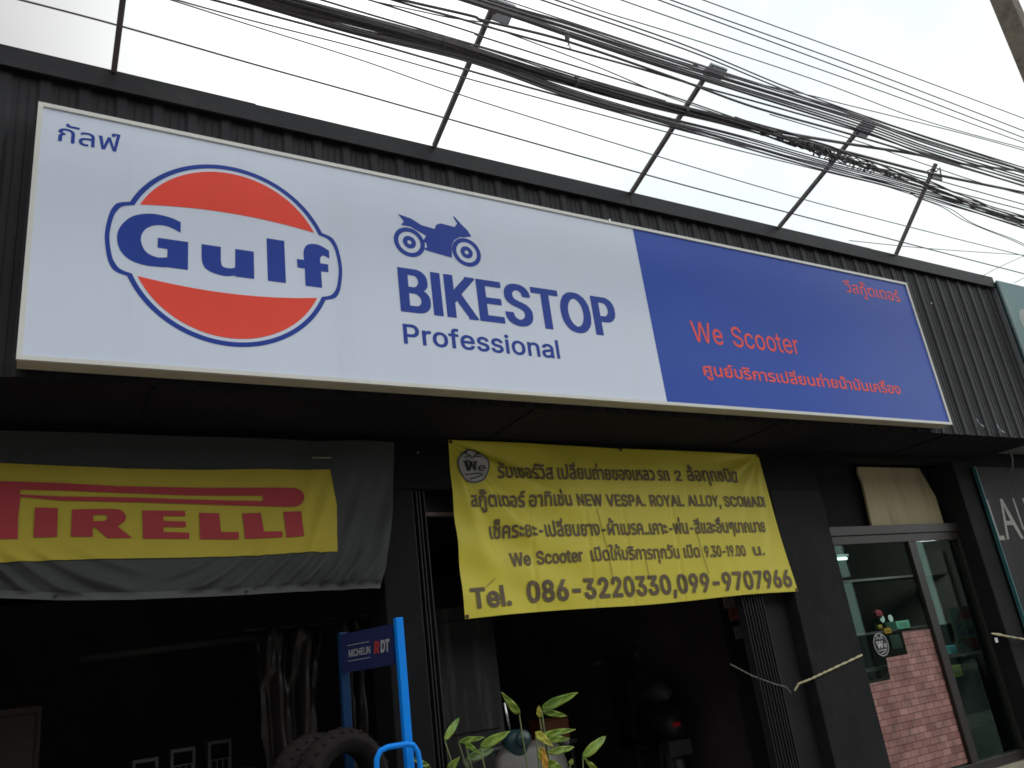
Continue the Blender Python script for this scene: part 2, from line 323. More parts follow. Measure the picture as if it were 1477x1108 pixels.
็|0|-54,172 -61,173 -67,175 -72,179 -75,185 -89,173 -103,175 -114,181 -122,190 -124,204 -123,213 -120,221 -114,227 -108,231 -100,234 -92,235 -28,235 -28,218 -89,218 -95,217 -100,214 -103,209 -104,202 -104,197 -101,193 -97,190 -91,189 -75,203 -70,203 -68,197 -66,193 -61,189 -56,188 -51,189 -48,191 -46,195 -45,199 -45,203 -27,203 -27,199 -29,187 -35,179 -43,174
่|0|-49,176 -49,235 -25,235 -25,176
้|0|-102,176 -102,188 -96,190 -91,192 -85,194 -81,197 -78,201 -77,206 -78,209 -79,211 -82,213 -86,214 -89,213 -91,212 -97,211 -102,226 -96,229 -90,232 -84,233 -79,233 -69,231 -61,227 -57,220 -55,211 -56,204 -59,198 -64,193 -69,189 -71,196 -16,196 -16,176
๊|0|-88,175 -100,177 -109,182 -115,191 -117,203 -115,215 -109,224 -101,230 -89,232 -74,222 -58,232 -45,230 -36,224 -32,216 -30,207 -30,202 -32,198 -34,194 -38,190 -39,194 -10,194 -10,176 -60,176 -60,188 -56,190 -53,193 -51,197 -50,202 -51,208 -53,212 -56,214 -59,215 -73,207 -74,207 -88,215 -90,214 -93,212 -96,209 -96,203 -95,197 -93,193 -89,190 -85,189 -82,189 -78,191 -75,178 -80,176 -84,175
์|0|-70,168 -72,172 -73,176 -74,181 -75,186 -74,191 -72,197 -69,201 -63,205 -56,207 -45,208 -7,208 -7,189 -39,189 -44,189 -48,187 -50,184 -51,180 -51,176 -49,171
 |75|
,|75|15,-48 27,28 55,28 34,-48
-|181|135,98 135,75 46,75 46,98
.|75|38,-2 31,0 25,4 21,9 20,16 21,23 25,29 31,33 38,35 45,33 51,29 55,23 56,16 55,9 51,4 45,0
0|181|91,-3 76,-1 63,3 52,10 42,19 34,31 28,45 24,58 21,71 20,86 19,102 20,117 21,132 24,146 28,158 34,172 42,184 52,194 64,201 76,205 91,206 105,205 118,201 129,194 139,184 147,172 154,158 157,146 160,132 162,117 162,102 162,86 160,71 157,58 154,45 147,31 139,19 129,10 118,3 105,-1/91,20 104,22 116,29 123,37 128,46 132,57 135,71 137,85 138,102 137,118 135,133 132,146 128,157 123,167 116,174 104,181 91,184 77,181 65,174 59,167 53,157 49,146 46,133 44,118 44,102 44,85 46,71 49,57 53,46 59,37 65,29 77,22
1|181|31,0 31,22 156,22 156,0/110,203 110,0 85,0 85,179 84,179 34,143 34,171 79,203
2|181|26,0 26,19 94,91 101,99 107,106 113,113 120,122 124,131 127,139 128,149 127,159 123,167 117,174 109,180 100,183 89,184 78,183 69,179 61,173 56,165 52,156 51,145 26,145 27,156 30,167 34,177 41,185 48,193 57,198 67,203 78,205 90,206 102,205 113,203 122,199 131,193 138,186 144,178 149,169 152,159 152,149 151,138 148,127 143,116 134,103 127,94 118,84 107,72 61,24 61,23 156,23 156,0
3|181|87,-3 75,-2 64,0 53,4 43,9 35,15 28,23 23,32 19,42 17,53 44,53 46,43 51,35 57,28 66,24 76,21 87,20 99,21 110,24 119,30 126,37 130,47 132,58 130,69 126,78 120,87 110,93 102,97 92,98 80,99 63,99 63,120 115,179 115,181 28,181 28,203 149,203 149,184 85,111 85,116 99,116 112,114 123,110 133,105 142,98 148,89 153,79 156,69 157,58 156,47 153,36 148,26 141,18 133,11 123,5 112,1 100,-2
4|181|16,42 16,63 99,203 124,203 43,66 43,65 165,65 165,42/113,0 113,48 113,58 113,127 137,127 137,0
5|181|88,-3 77,-2 66,0 56,4 47,10 39,16 33,24 28,33 25,42 24,52 49,52 51,43 55,36 61,29 69,24 78,21 88,20 100,21 110,26 119,33 126,42 130,53 131,65 130,77 125,88 119,98 110,105 99,109 87,111 77,110 67,107 58,103 51,98 27,101 38,203 147,203 147,181 60,181 54,121 62,126 71,130 81,133 92,133 105,132 118,128 129,122 138,114 146,104 152,92 155,79 156,65 155,53 152,41 148,30 141,21 133,13 123,6 113,1 101,-2
6|181|91,-3 78,-2 67,1 57,6 48,12 40,20 34,30 29,40 26,52 25,65 26,75 28,85 32,96 37,107 45,121 55,136 101,203 129,203 60,104 58,104 62,110 66,115 72,119 78,123 86,125 94,126 106,125 117,122 126,118 135,112 142,105 148,96 152,86 155,75 156,63 155,51 152,39 147,29 141,20 133,12 124,6 114,1 103,-2/91,19 102,21 111,25 120,32 126,41 130,51 131,63 130,75 126,85 120,94 111,101 102,105 91,106 79,105 70,101 61,94 55,86 51,75 50,63 51,51 55,41 61,32 70,25 79,21
7|181|39,0 129,179 129,181 25,181 25,203 156,203 156,179 66,0
8|181|91,-3 77,-2 65,1 54,5 45,10 36,17 30,25 25,34 22,43 21,54 22,67 26,78 32,88 40,96 50,102 61,106 61,107 52,110 44,116 37,123 32,132 29,142 28,152 29,162 32,171 36,180 42,187 50,194 58,199 68,203 79,205 91,206 102,205 113,203 122,199 131,194 138,187 145,180 149,171 152,162 153,152 152,142 149,132 144,123 137,116 129,110 120,107 120,106 131,102 140,96 149,88 155,78 159,67 160,54 159,43 156,34 151,25 145,17 136,10 127,5 116,1 104,-2/91,20 103,21 114,24 123,29 129,37 133,45 135,55 133,66 129,75 122,83 113,89 102,93 91,94 78,93 68,89 59,83 52,75 48,66 46,55 48,45 52,37 58,29 67,24 78,21/91,116 101,117 110,120 117,125 123,132 126,141 128,150 127,160 123,168 117,175 110,180 101,183 91,184 80,183 71,180 63,175 58,168 54,160 53,150 54,141 58,132 64,125 71,120 80,117
9|181|90,206 103,205 114,202 124,198 133,191 141,183 147,174 152,163 155,151 156,139 155,129 153,119 149,108 144,96 136,83 126,67 80,0 52,0 121,99 123,99 120,93 115,88 109,84 103,81 95,79 87,78 75,79 65,81 55,86 46,92 39,99 33,108 29,118 26,129 25,141 26,153 29,164 34,175 40,184 48,191 57,198 67,202 78,205/90,184 79,183 70,178 61,172 55,163 51,152 50,141 51,129 55,118 61,109 70,103 79,99 90,97 102,99 111,103 120,109 126,118 130,128 131,140 130,152 126,163 120,172 112,178 102,183
A|192|7,0 81,203 110,203 185,0 158,0 115,121 112,129 109,138 106,149 102,161 98,175 93,191 98,191 93,175 89,161 85,148 82,138 79,129 76,121 34,0/44,57 44,79 148,79 148,57
B|182|24,0 24,203 96,203 110,203 121,200 132,196 140,191 147,184 152,177 156,168 158,159 159,150 158,138 155,128 149,120 143,114 135,110 126,107 126,105 136,103 145,98 154,91 161,81 166,69 167,54 166,45 164,35 160,27 154,19 147,13 138,7 127,3 114,1 99,0/50,23 98,23 112,24 124,27 132,32 140,42 142,55 141,65 137,74 131,81 122,87 112,91 99,92 50,92/50,114 95,114 106,115 115,118 123,124 129,131 133,139 134,149 132,161 125,172 118,177 108,180 96,181 50,181
C|204|107,-3 90,-1 74,3 60,10 47,20 37,32 28,46 23,58 19,72 17,86 16,102 17,117 19,132 23,145 28,157 37,172 47,184 60,193 74,201 90,205 107,206 117,206 127,204 136,202 145,198 153,194 161,188 171,179 179,167 183,159 187,149 189,139 163,139 160,149 156,158 150,165 143,171 135,176 126,180 117,182 107,182 95,181 84,178 73,173 64,166 56,157 50,146 45,133 42,118 41,102 42,85 45,71 50,58 57,47 64,38 74,31 84,25 95,22 107,21 117,22 126,24 135,27 143,32 150,38 156,46 160,54 163,64 189,64 187,54 184,45 179,36 171,25 161,15 153,10 145,5 136,2 127,-1 117,-2
D|201|88,0 38,0 38,23 86,23 102,24 115,27 127,32 137,40 145,49 152,60 156,72 159,86 160,102 159,118 156,132 152,144 145,155 138,164 128,171 116,176 103,180 88,181 37,181 37,203 90,203 109,202 126,198 141,191 154,182 165,170 173,156 180,140 183,122 185,102 183,82 180,64 173,47 165,33 154,22 140,12 125,5 107,1/50,203 50,0 24,0 24,203
E|167|24,0 24,203 149,203 149,181 50,181 50,114 142,114 142,91 50,91 50,23 150,23 150,0
G|208|107,-3 90,-1 74,3 60,10 47,20 36,32 28,46 23,58 19,72 17,86 16,102 17,117 19,132 23,145 28,157 36,172 47,184 60,193 74,201 89,205 106,206 116,206 127,204 136,201 145,198 154,193 161,188 168,181 174,174 180,167 184,158 187,149 190,139 163,139 160,149 155,157 149,165 142,171 135,176 126,179 117,182 106,182 94,181 83,178 73,173 64,166 56,157 50,146 45,133 42,118 41,102 42,85 45,71 50,58 57,47 64,38 74,31 84,25 95,22 107,21 119,22 129,24 138,28 146,34 153,41 158,49 163,59 165,69 166,81 174,80 113,80 113,102 191,102 191,80 190,64 186,49 180,36 172,25 162,15 151,8 137,2 123,-2
H|207|24,0 24,203 50,203 50,116 157,116 157,203 183,203 183,0 157,0 157,93 50,93 50,0
I|120|12,0 12,23 47,23 47,181 12,181 12,203 108,203 108,181 73,181 73,23 108,23 108,0
K|187|42,58 42,86 49,96 56,104 63,113 70,121 77,130 85,138 145,203 179,203 92,110 91,110/24,0 24,203 50,203 50,134 50,90 50,77 50,0/149,0 75,104 91,124 179,0
L|157|24,0 24,203 50,203 50,23 144,23 144,0
M|251|24,0 24,203 61,203 111,75 115,64 120,49 125,34 129,20 123,20 127,33 132,48 137,63 141,75 191,203 227,203 227,0 202,0 202,116 202,131 202,147 202,165 203,183 205,183 202,173 199,164 193,145 187,129 182,116 137,0 114,0 68,116 64,128 58,144 52,163 45,183 48,183 48,166 48,149 49,131 49,116 49,0
N|209|24,0 24,203 54,203 137,73 141,67 145,60 150,52 155,43 160,33 166,22 162,21 161,33 160,43 160,54 160,63 160,78 160,203 185,203 185,0 155,0 81,116 71,132 65,142 59,152 43,181 48,181 49,153 50,131 50,116 50,0
O|213|107,-3 90,-1 74,3 60,10 48,20 37,32 28,46 23,58 19,72 17,86 16,102 17,117 19,132 23,145 28,157 37,172 48,184 60,193 74,201 90,205 107,206 124,205 139,201 153,193 166,184 177,172 186,157 191,145 194,132 196,117 197,102 196,86 194,72 191,58 186,46 177,32 166,20 153,10 139,3 124,-1/107,21 119,22 130,25 140,30 149,38 157,47 163,58 168,71 171,85 172,102 171,118 168,133 163,146 157,157 149,166 140,173 130,178 119,181 107,182 95,181 84,178 74,173 64,166 57,157 50,146 45,133 42,118 41,102 42,85 45,71 50,58 57,47 64,38 74,30 84,25 95,22
P|178|24,0 24,203 94,203 109,203 122,200 133,195 142,189 150,181 156,172 160,162 163,151 163,139 163,127 160,116 156,106 150,97 142,89 133,83 122,78 109,75 94,74 44,74 44,97 93,97 107,98 119,102 127,109 133,117 137,128 138,139 137,150 133,161 127,169 119,175 107,179 93,181 50,181 50,0
R|180|24,0 24,203 94,203 109,203 122,200 133,195 143,189 150,182 156,173 160,163 163,153 164,141 163,129 160,118 156,109 150,100 143,93 133,87 122,83 109,80 94,79 39,79 39,102 93,102 108,103 119,107 128,112 133,120 137,130 138,141 137,152 133,162 128,170 119,176 108,180 93,181 50,181 50,0/141,0 92,92 121,92 171,0
S|179|89,-4 75,-3 63,0 51,4 41,9 32,16 26,24 20,33 17,43 15,55 42,55 44,44 49,35 57,28 67,23 78,21 89,20 103,21 114,24 124,29 132,37 137,46 138,56 137,65 133,72 126,77 118,82 109,86 98,89 73,96 58,101 45,108 34,116 27,125 22,136 21,149 22,160 25,170 30,179 37,187 45,194 55,199 66,203 78,205 91,206 104,205 116,203 126,199 136,194 144,187 151,179 156,171 159,161 160,151 135,151 131,165 121,175 112,180 102,182 90,183 78,182 67,179 58,174 51,167 47,159 46,150 48,141 52,133 59,128 68,123 77,120 85,117 106,112 115,109 125,105 134,101 143,95 151,88 158,79 162,68 163,55 162,45 159,35 155,25 148,17 139,10 129,4 118,0 104,-3
T|179|13,181 13,203 167,203 167,181 103,181 103,0 77,0 77,181
U|207|104,-3 88,-2 74,1 62,6 51,13 41,22 34,32 28,43 25,56 24,69 24,203 50,203 50,71 51,57 56,45 64,35 75,27 83,24 93,21 104,21 114,21 124,24 132,27 143,35 151,45 155,57 157,71 157,203 183,203 183,69 182,56 178,43 173,32 166,22 156,13 145,6 133,1 119,-2
V|192|82,0 7,203 34,203 77,82 80,75 83,66 86,55 90,43 94,28 99,12 94,12 99,29 103,43 107,55 110,66 113,75 116,82 158,203 185,203 111,0
W|274|62,0 7,203 33,203 65,78 68,68 70,58 75,37 77,27 79,16 76,16 78,27 80,37 82,48 85,58 90,78 122,203 152,203 185,78 187,68 190,58 194,37 197,27 199,16 195,16 197,27 200,37 202,48 204,58 209,78 241,203 268,203 212,0 182,0 147,129 145,138 143,147 141,157 138,167 136,178 134,190 140,190 138,179 136,168 134,158 132,148 130,139 127,129 92,0
Y|189|81,0 81,83 7,203 36,203 77,138 83,127 89,117 94,106 100,92 89,92 95,106 100,117 106,127 112,138 152,203 182,203 107,83 107,0
a|156|64,-3 50,-2 38,2 27,9 19,18 14,29 12,43 13,55 17,64 23,72 31,77 40,81 50,84 61,86 71,88 93,91 101,92 106,94 109,97 110,102 110,103 109,111 107,119 102,124 96,129 88,131 78,132 68,131 60,129 53,125 47,120 43,115 40,110 16,116 23,129 31,138 42,145 53,150 65,153 78,154 86,153 96,152 105,149 114,144 122,137 129,128 132,120 134,111 135,101 135,0 111,0 111,21 109,21 106,15 101,10 94,5 86,0 76,-2/68,18 81,19 91,23 99,30 105,37 109,46 110,55 110,76 108,74 104,73 99,71 93,70 80,68 70,67 62,66 54,63 47,60 41,56 38,50 37,42 38,35 41,29 46,24 52,21 60,19
c|158|83,-3 70,-2 58,1 47,7 37,14 29,23 22,34 18,46 15,60 14,75 15,90 18,104 22,116 29,127 37,137 47,144 58,149 70,153 83,154 94,153 104,151 113,147 122,142 130,136 136,129 141,120 145,111 121,105 119,110 116,116 112,120 108,124 103,128 97,130 90,131 83,132 69,130 58,124 49,115 43,103 41,94 39,85 39,75 39,65 41,56 43,47 49,35 58,26 69,21 83,19 90,19 97,21 103,23 108,26 113,31 117,35 120,41 122,47 145,41 142,31 136,22 130,15 122,9 114,3 104,0 94,-3
e|162|85,-3 71,-2 58,1 47,7 37,14 29,23 22,34 17,46 15,60 14,75 15,90 17,103 22,116 29,127 37,136 46,144 57,149 69,153 82,154 94,153 106,150 118,144 128,136 134,130 139,122 143,113 146,102 148,91 148,78 148,68 30,68 30,88 135,88 124,81 123,95 119,107 113,118 105,126 95,130 82,132 69,130 59,125 50,118 44,108 40,97 38,84 38,71 39,60 41,51 44,42 51,32 60,25 72,20 85,18 94,19 101,21 108,24 114,29 119,35 122,42 146,36 141,25 134,16 125,8 113,2 104,-1 95,-3
f|101|91,152 91,131 3,131 3,152/32,0 32,173 34,185 38,194 45,202 54,208 64,211 75,212 83,212 89,211 94,210 97,208 91,187 86,189 82,189 78,190 68,188 62,184 58,177 57,167 57,0
i|67|21,0 21,152 45,152 45,0/33,177 27,178 22,182 18,187 17,193 18,200 22,205 27,208 33,209 40,208 46,205 49,200 51,193 49,187 46,182 40,178
l|76|56,-1 40,1 30,8 23,19 21,34 21,203 45,203 45,39 46,31 48,25 52,22 58,21 64,21 68,22 72,1 65,0 60,-1
n|164|45,91 45,0 21,0 21,152 45,152 45,115 41,115 46,128 53,138 61,145 70,150 80,153 91,154 105,152 118,147 128,139 136,128 140,119 142,108 143,96 143,0 118,0 118,94 117,105 114,114 109,122 98,129 84,132 74,130 64,127 57,121 51,113 47,103
o|166|83,-3 70,-2 58,1 47,7 37,14 29,23 22,34 18,46 15,60 14,75 15,90 18,104 22,116 29,127 37,137 47,144 58,149 70,153 83,154 96,153 108,149 119,144 129,137 137,127 144,116 149,104 151,90 152,75 151,60 149,46 144,34 137,23 129,14 119,7 108,1 96,-2/83,19 97,21 108,26 117,35 123,47 126,56 127,65 128,75 127,85 126,94 123,103 117,115 108,124 97,130 83,132 69,130 58,124 49,115 43,103 41,94 39,85 39,75 39,65 41,56 43,47 49,35 58,26 69,21
r|104|21,0 21,152 45,152 45,128 46,128 52,139 61,147 72,152 85,154 92,154 97,153 97,129 92,130 88,130 83,130 73,129 64,126 56,121 50,113 47,105 45,95 45,0
s|146|73,-3 63,-3 53,-1 45,1 34,7 25,15 18,25 14,38 38,43 42,32 50,24 60,20 73,18 87,20 98,25 105,32 107,41 106,48 102,54 95,59 85,62 60,68 47,72 37,77 29,83 23,91 20,100 19,110 21,122 26,133 35,141 46,148 55,151 64,153 75,154 89,153 102,149 112,143 120,136 126,126 130,116 107,111 103,119 97,126 88,131 75,133 62,131 52,127 46,120 43,111 45,103 50,97 57,93 69,89 92,84 104,80 115,75 122,69 130,57 132,43 131,30 125,19 116,10 104,3 94,-1 84,-3
t|91|82,152 82,131 3,131 3,152/26,188 50,188 50,39 51,30 54,25 60,21 68,20 74,20 81,21 85,1 81,0 77,-1 72,-2 67,-2 55,-1 45,3 37,9 31,16 27,26 26,37
u|164|73,-2 59,0 46,4 36,12 28,23 24,33 22,43 21,56 21,152 45,152 45,58 47,47 50,37 55,30 66,23 80,20 90,21 100,25 107,31 113,39 117,49 118,61 118,152 143,152 143,0 119,0 119,37 123,37 118,24 111,14 103,7 94,2 84,-1
""")

# plain stems for the letters and figures the signs write without serifs
GLYPHS['I'] = (67, [[(20, 0), (20, 203), (47, 203), (47, 0)]])
GLYPHS['l'] = (58, [[(17, 0), (17, 210), (41, 210), (41, 0)]])
GLYPHS['1'] = (112, [[(50, 0), (50, 168), (18, 146), (18, 174), (54, 203), (77, 203), (77, 0)]])

def is_thai(ch): return '\u0e00' <= ch <= '\u0e7f'
def text2d(body, bold=0.0, lat=1.0, space=1.0, shear=0.0, track=0.0):
    V, F = [], []; x = 0.0; lift = 0
    thai_line = any(is_thai(c) for c in body)
    for ch in body:
        if ch == ' ' : x += (60 if thai_line else 110) * space; continue
        adv, cs = GLYPHS[ch]
        k = lat if thai_line and not is_thai(ch) else 1.0
        if cs:
            v, f = fill([[(px * k, py * k) for px, py in c] for c in cs], bold, -1)
            lift = lift + 1 if thai_line and not adv else 0          # marks lie a hair above the letter they sit on
            n = len(V); V += [(px + x + py * shear, py, lift) for px, py in v]; F += [tuple(i + n for i in t) for t in f]
        if adv or not is_thai(ch): x += adv * k + track
    return V, F

def lettering(body, x0, x1, z0, zt, y, M, parent, bold=0.0, ref=None, surf=None, grid=0.0, label=None, lat=0.8, rot=0.0, name='lettering', **kw):
    """body written with its ink from x0 to x1, the baseline at z0 and the cap (or consonant) height at zt"""
    V, F = text2d(body, bold, lat, **kw)
    H = ref or ((155.0 if any(is_thai(c) for c in body) else 203.0) + 1.6 * (bold[1] if isinstance(bold, tuple) else bold))
    a, b = min(p[0] for p in V), max(p[0] for p in V)
    sx, sz = (x1 - x0) / (b - a), (zt - z0) / H
    pts = [(x0 + (p[0] - a) * sx, z0 + p[1] * sz + rot * (p[0] - a) * sx, -0.0004 * p[2]) for p in V]
    return flat(pts, F, y, M, parent, surf, grid, name, label)

def flat(pts, F, y, M, parent, surf=None, grid=0.0, name='lettering', label=None):
    b = MB()
    if surf is None:
        b.add([(p[0], y + (p[2] if len(p) > 2 else 0), p[1]) for p in pts], F)
        return b.build(name, M, parent, label=label)
    bm = bmesh.new()
    vs = [bm.verts.new((p[0], p[2] if len(p) > 2 else 0, p[1])) for p in pts]
    for f in F:
        try: bm.faces.new([vs[i] for i in f])
        except ValueError: pass
    for ax in (0, 2):
        lo = min(p[ax and 1] for p in pts); hi = max(p[ax and 1] for p in pts)
        k = math.floor(lo / grid) + 1
        while k * grid < hi:
            co = [0, 0, 0]; co[ax] = k * grid; no = [0, 0, 0]; no[ax] = 1
            bmesh.ops.bisect_plane(bm, geom=bm.verts[:] + bm.edges[:] + bm.faces[:], plane_co=co, plane_no=no, dist=1e-6)
            k += 1
    bm.verts.index_update()
    b.add([(q.co.x, surf(q.co.x, q.co.z) + y + q.co.y, q.co.z) for q in bm.verts], [tuple(q.index for q in f.verts) for f in bm.faces])
    bm.free()
    return b.build(name, M, parent, smooth=True, label=label)

def arc(cx, cz, r, a0, a1, n=40):
    return [(cx + r * math.cos(math.radians(a0 + (a1 - a0) * i / n)), cz + r * math.sin(math.radians(a0 + (a1 - a0) * i / n))) for i in range(n + 1)]

# ------------------------------------------------------------------ materials
black_sheet = mat('black painted sheet', (0.020, 0.0195, 0.0225), 0.55, 0.3, 3.0, 0.15, 25, dirt=(0.040, 0.037, 0.035), dirt_amt=0.6, spec=0.18)
black_wall = mat('black painted wall', (0.011, 0.011, 0.0125), 0.75, 0.3, 2.0, 0.3, 40, dirt=(0.024, 0.022, 0.022), dirt_amt=0.45, spec=0.12)
grey_wall = mat('charcoal render', (0.019, 0.019, 0.0205), 0.85, 0.25, 2.5, 0.4, 70, dirt=(0.042, 0.04, 0.038), dirt_amt=0.5, spec=0.2)
soffit_m = mat('dark soffit board', (0.017, 0.016, 0.021), 0.8, 0.3, 2.0, 0.2, 20, spec=0.12)
dark_room = mat('dark garage wall', (0.12, 0.092, 0.094), 0.9, 0.3, 1.5, 0.2, 30)
steel_track = mat('dark steel track', (0.03, 0.03, 0.032), 0.5, 0.2, 8, 0.1, 50, spec=0.25)
white_frame = mat('white aluminium', (0.72, 0.71, 0.67), 0.4, 0.04, 3.0, 0.03, 20, dirt=(0.5, 0.48, 0.42), dirt_amt=0.3)
sign_white = mat('white sign sheet', (0.69, 0.755, 0.89), 0.32, 0.025, 1.2, 0.05, 2.0, dirt=(0.60, 0.655, 0.77), dirt_amt=0.5, streak=True)
sign_blue = mat('blue sign film', (0.010, 0.070, 0.45), 0.4, 0.05, 1.0, 0.05, 2.0, spec=0.22)
navy = mat('navy film', (0.009, 0.046, 0.35), 0.45, 0.05, 3.0, spec=0.25)
orange = mat('orange film', (0.95, 0.080, 0.050), 0.45, 0.05, 2.0, spec=0.2)
red_text = mat('orange red film', (0.95, 0.105, 0.075), 0.45, 0.05, 2.0, spec=0.2)
alu_brown = mat('brown aluminium frame', (0.032, 0.027, 0.025), 0.4, 0.2, 10, metal=0.2)
concrete = mat('concrete', (0.30, 0.28, 0.25), 0.9, 0.15, 2.0, 0.4, 60, dirt=(0.18, 0.16, 0.14), dirt_amt=0.6)
rubber = mat('cable rubber', (0.13, 0.115, 0.125), 0.5, 0.2, 12)
rubber_old = mat('mossy cable rubber', (0.105, 0.10, 0.105), 0.8, 0.3, 30, dirt=(0.09, 0.11, 0.06), dirt_amt=0.7)
wire_brown = mat('brown wire', (0.05, 0.035, 0.032), 0.6, 0.2, 12)
arm_steel = mat('dark grey steel tube', (0.12, 0.10, 0.106), 0.5, 0.25, 12, 0.1, 60)
lamp_grey = mat('grey cast housing', (0.26, 0.28, 0.30), 0.5, 0.1, 10, metal=0.3)
lamp_lens = mat('frosted lamp lens', (0.62, 0.66, 0.70), 0.3, 0.05, 10)
nail_m = mat('bare steel', (0.55, 0.55, 0.56), 0.35, 0.1, 20, metal=0.8)

# ------------------------------------------------------------------ ground
def structure(o): o['kind'] = 'structure'; return o
asphalt = mat('asphalt', (0.055, 0.054, 0.053), 0.9, 0.2, 1.5, 0.5, 120)
paving = mat('concrete paving', (0.30, 0.275, 0.235), 0.9, 0.15, 1.2, 0.3, 60, dirt=(0.18, 0.165, 0.145), dirt_amt=0.6)
structure(MB().box(-400, 400, -400, 400, -0.6, -0.16).build('ground', asphalt))
structure(MB().box(-60, 60, -3.9, 0.0, -0.156, 0.0).build('pavement', paving))
structure(MB().box(-60, 60, -4.05, -3.904, -0.156, 0.012).build('kerb', concrete, bevel=0.015))
structure(MB().box(-60, 60, -11.5, -4.056, -0.158, -0.152).build('road', asphalt))
structure(MB().box(-60, 60, -14.0, -11.5, -0.156, -0.01).build('far_pavement', paving))

# ------------------------------------------------------------------ the shop building
WY = 0.70                    # shop wall plane, set back under the fascia
XR = 7.585                   # right end of the fascia
b_root = thing('shop_building', 'single storey black shop with a corrugated metal fascia over open garage bays', 'building', (1.8, WY, 0))
def corrugated(x0, x1, z0, z1, yb, yc, period, phase):
    b = MB(); prof = []
    x = phase + math.floor((x0 - phase) / period) * period
    while x < x1 + period:
        for dx, y in ((-0.034, yb), (-0.018, yc), (0.018, yc), (0.034, yb), (0.055, yb), (0.0575, yb - 0.003), (0.0605, yb - 0.003), (0.063, yb), (0.092, yb), (0.0945, yb - 0.003), (0.0975, yb - 0.003), (0.100, yb)):
            if x0 <= x + dx <= x1: prof.append((x + dx, y))
        x += period
    n = len(prof)
    b.add([(x, y, z0) for x, y in prof] + [(x, y, z1) for x, y in prof], [(i, i + 1, i + 1 + n, i + n) for i in range(n - 1)])
    return b
fs = corrugated(-4.0, XR, 2.893, 4.36, 0.122, 0.111, 0.156, 1.422).build('fascia_sheet', black_sheet, b_root)
s_ = fs.modifiers.new('thick', 'SOLIDIFY'); s_.thickness = 0.0015
cap = MB()
segs = [-4.0, -1.55, 0.9, 3.35, 5.8, 7.56]
for i in range(5):
    x0, x1 = segs[i], segs[i + 1] + (0.04 if i < 4 else 0.03)
    d = 0.0016 * (i % 2); dz = 0.0008 * math.sin(i * 2.1)
    cap.box(x0, x1, 0.080 - d, 0.42, 4.440 + d + dz, 4.444 + d + dz)
    cap.box(x0, x1, 0.080 - d, 0.084 - d, 4.338 + dz, 4.440 + dz)
    cap.box(x0, x1, 0.0841, 0.095, 4.338 + dz, 4.341 + dz)
cap.build('fascia_cap', black_sheet, b_root)
MB().box(-4.0, XR, 0.14, 0.40, 2.93, 4.43).build('fascia_backing', black_wall, b_root)
MB().box(XR + 0.001, XR + 0.012, 0.085, 0.14, 2.875, 4.40).build('corner_trim', mat('pale trim', (0.20, 0.21, 0.22), 0.5, 0.15, 6, dirt=(0.1, 0.1, 0.1), dirt_amt=0.6), b_root)
MB().box(-4.0, XR, 0.134, WY - 0.002, 2.897, 2.925).build('soffit', soffit_m, b_root)
for k in range(6):                                                   # soffit seams
    MB().box(-3.3 + k * 1.9, -3.29 + k * 1.9, 0.15, WY - 0.01, 2.890, 2.8968).build('soffit_batten', soffit_m, b_root)
MB().box(-4.0, 7.33, WY - 0.012, WY + 0.14, 2.852, 2.893).build('lintel_trim', black_wall, b_root)
MB().box(-4.0, 5.25, WY, WY + 0.14, 2.60, 2.8495).build('lintel', black_wall, b_root)
MB().box(1.70, 1.90, WY + 0.002, WY + 0.25, 0.02, 2.598).build('pillar', black_wall, b_root, bevel=0.006)
MB().box(4.71, 5.25, WY - 0.006, WY + 0.25, 0.02, 2.598).build('pillar', grey_wall, b_root, bevel=0.006)
MB().box(7.085, 7.33, WY - 0.006, WY + 0.25, 0.02, 2.851).build('pillar', grey_wall, b_root, bevel=0.006)
MB().box(-4.0, -2.6, WY + 0.002, WY + 0.25, 0.02, 2.598).build('pillar', black_wall, b_root, bevel=0.006)
MB().box(4.42, 4.707, WY + 0.10, WY + 0.22, 0.02, 2.598).build('reveal_panel', mat('reveal', (0.012, 0.012, 0.014), 0.8, 0.3, 4), b_root)
for x in (1.92, 1.965, 4.245, 4.300, 4.355, 4.405):                   # roller shutter guides
    t_ = MB(); t_.box(x - 0.016, x - 0.010, WY + 0.02, WY + 0.085, 0.02, 2.597); t_.box(x + 0.010, x + 0.016, WY + 0.02, WY + 0.085, 0.02, 2.597)
    t_.box(x - 0.0099, x + 0.0099, WY + 0.070, WY + 0.0835, 0.02, 2.597)
    t_.build('shutter_guide', steel_track, b_root)
# rolled shutter behind the lintel of each bay, its bottom rail showing
for x0, x1 in ((-2.58, 1.68), (2.0, 4.22)):
    pr = [(0.0, x0), (0.15, x0), (0.15, x1), (0.0, x1)]
    MB().lathe(pr, (0, WY + 0.32, 2.68), 'X', 20).build('shutter_roll', steel_track, b_root, smooth=False)
    MB().box(x0, x1, WY + 0.15, WY + 0.175, 2.50, 2.594).build('shutter_slat', steel_track, b_root)
    MB().box(x0, x1, WY + 0.14, WY + 0.185, 2.478, 2.498).build('shutter_rail', mat('pinkish bare rail', (0.30, 0.21, 0.19), 0.5, 0.2, 14), b_root)
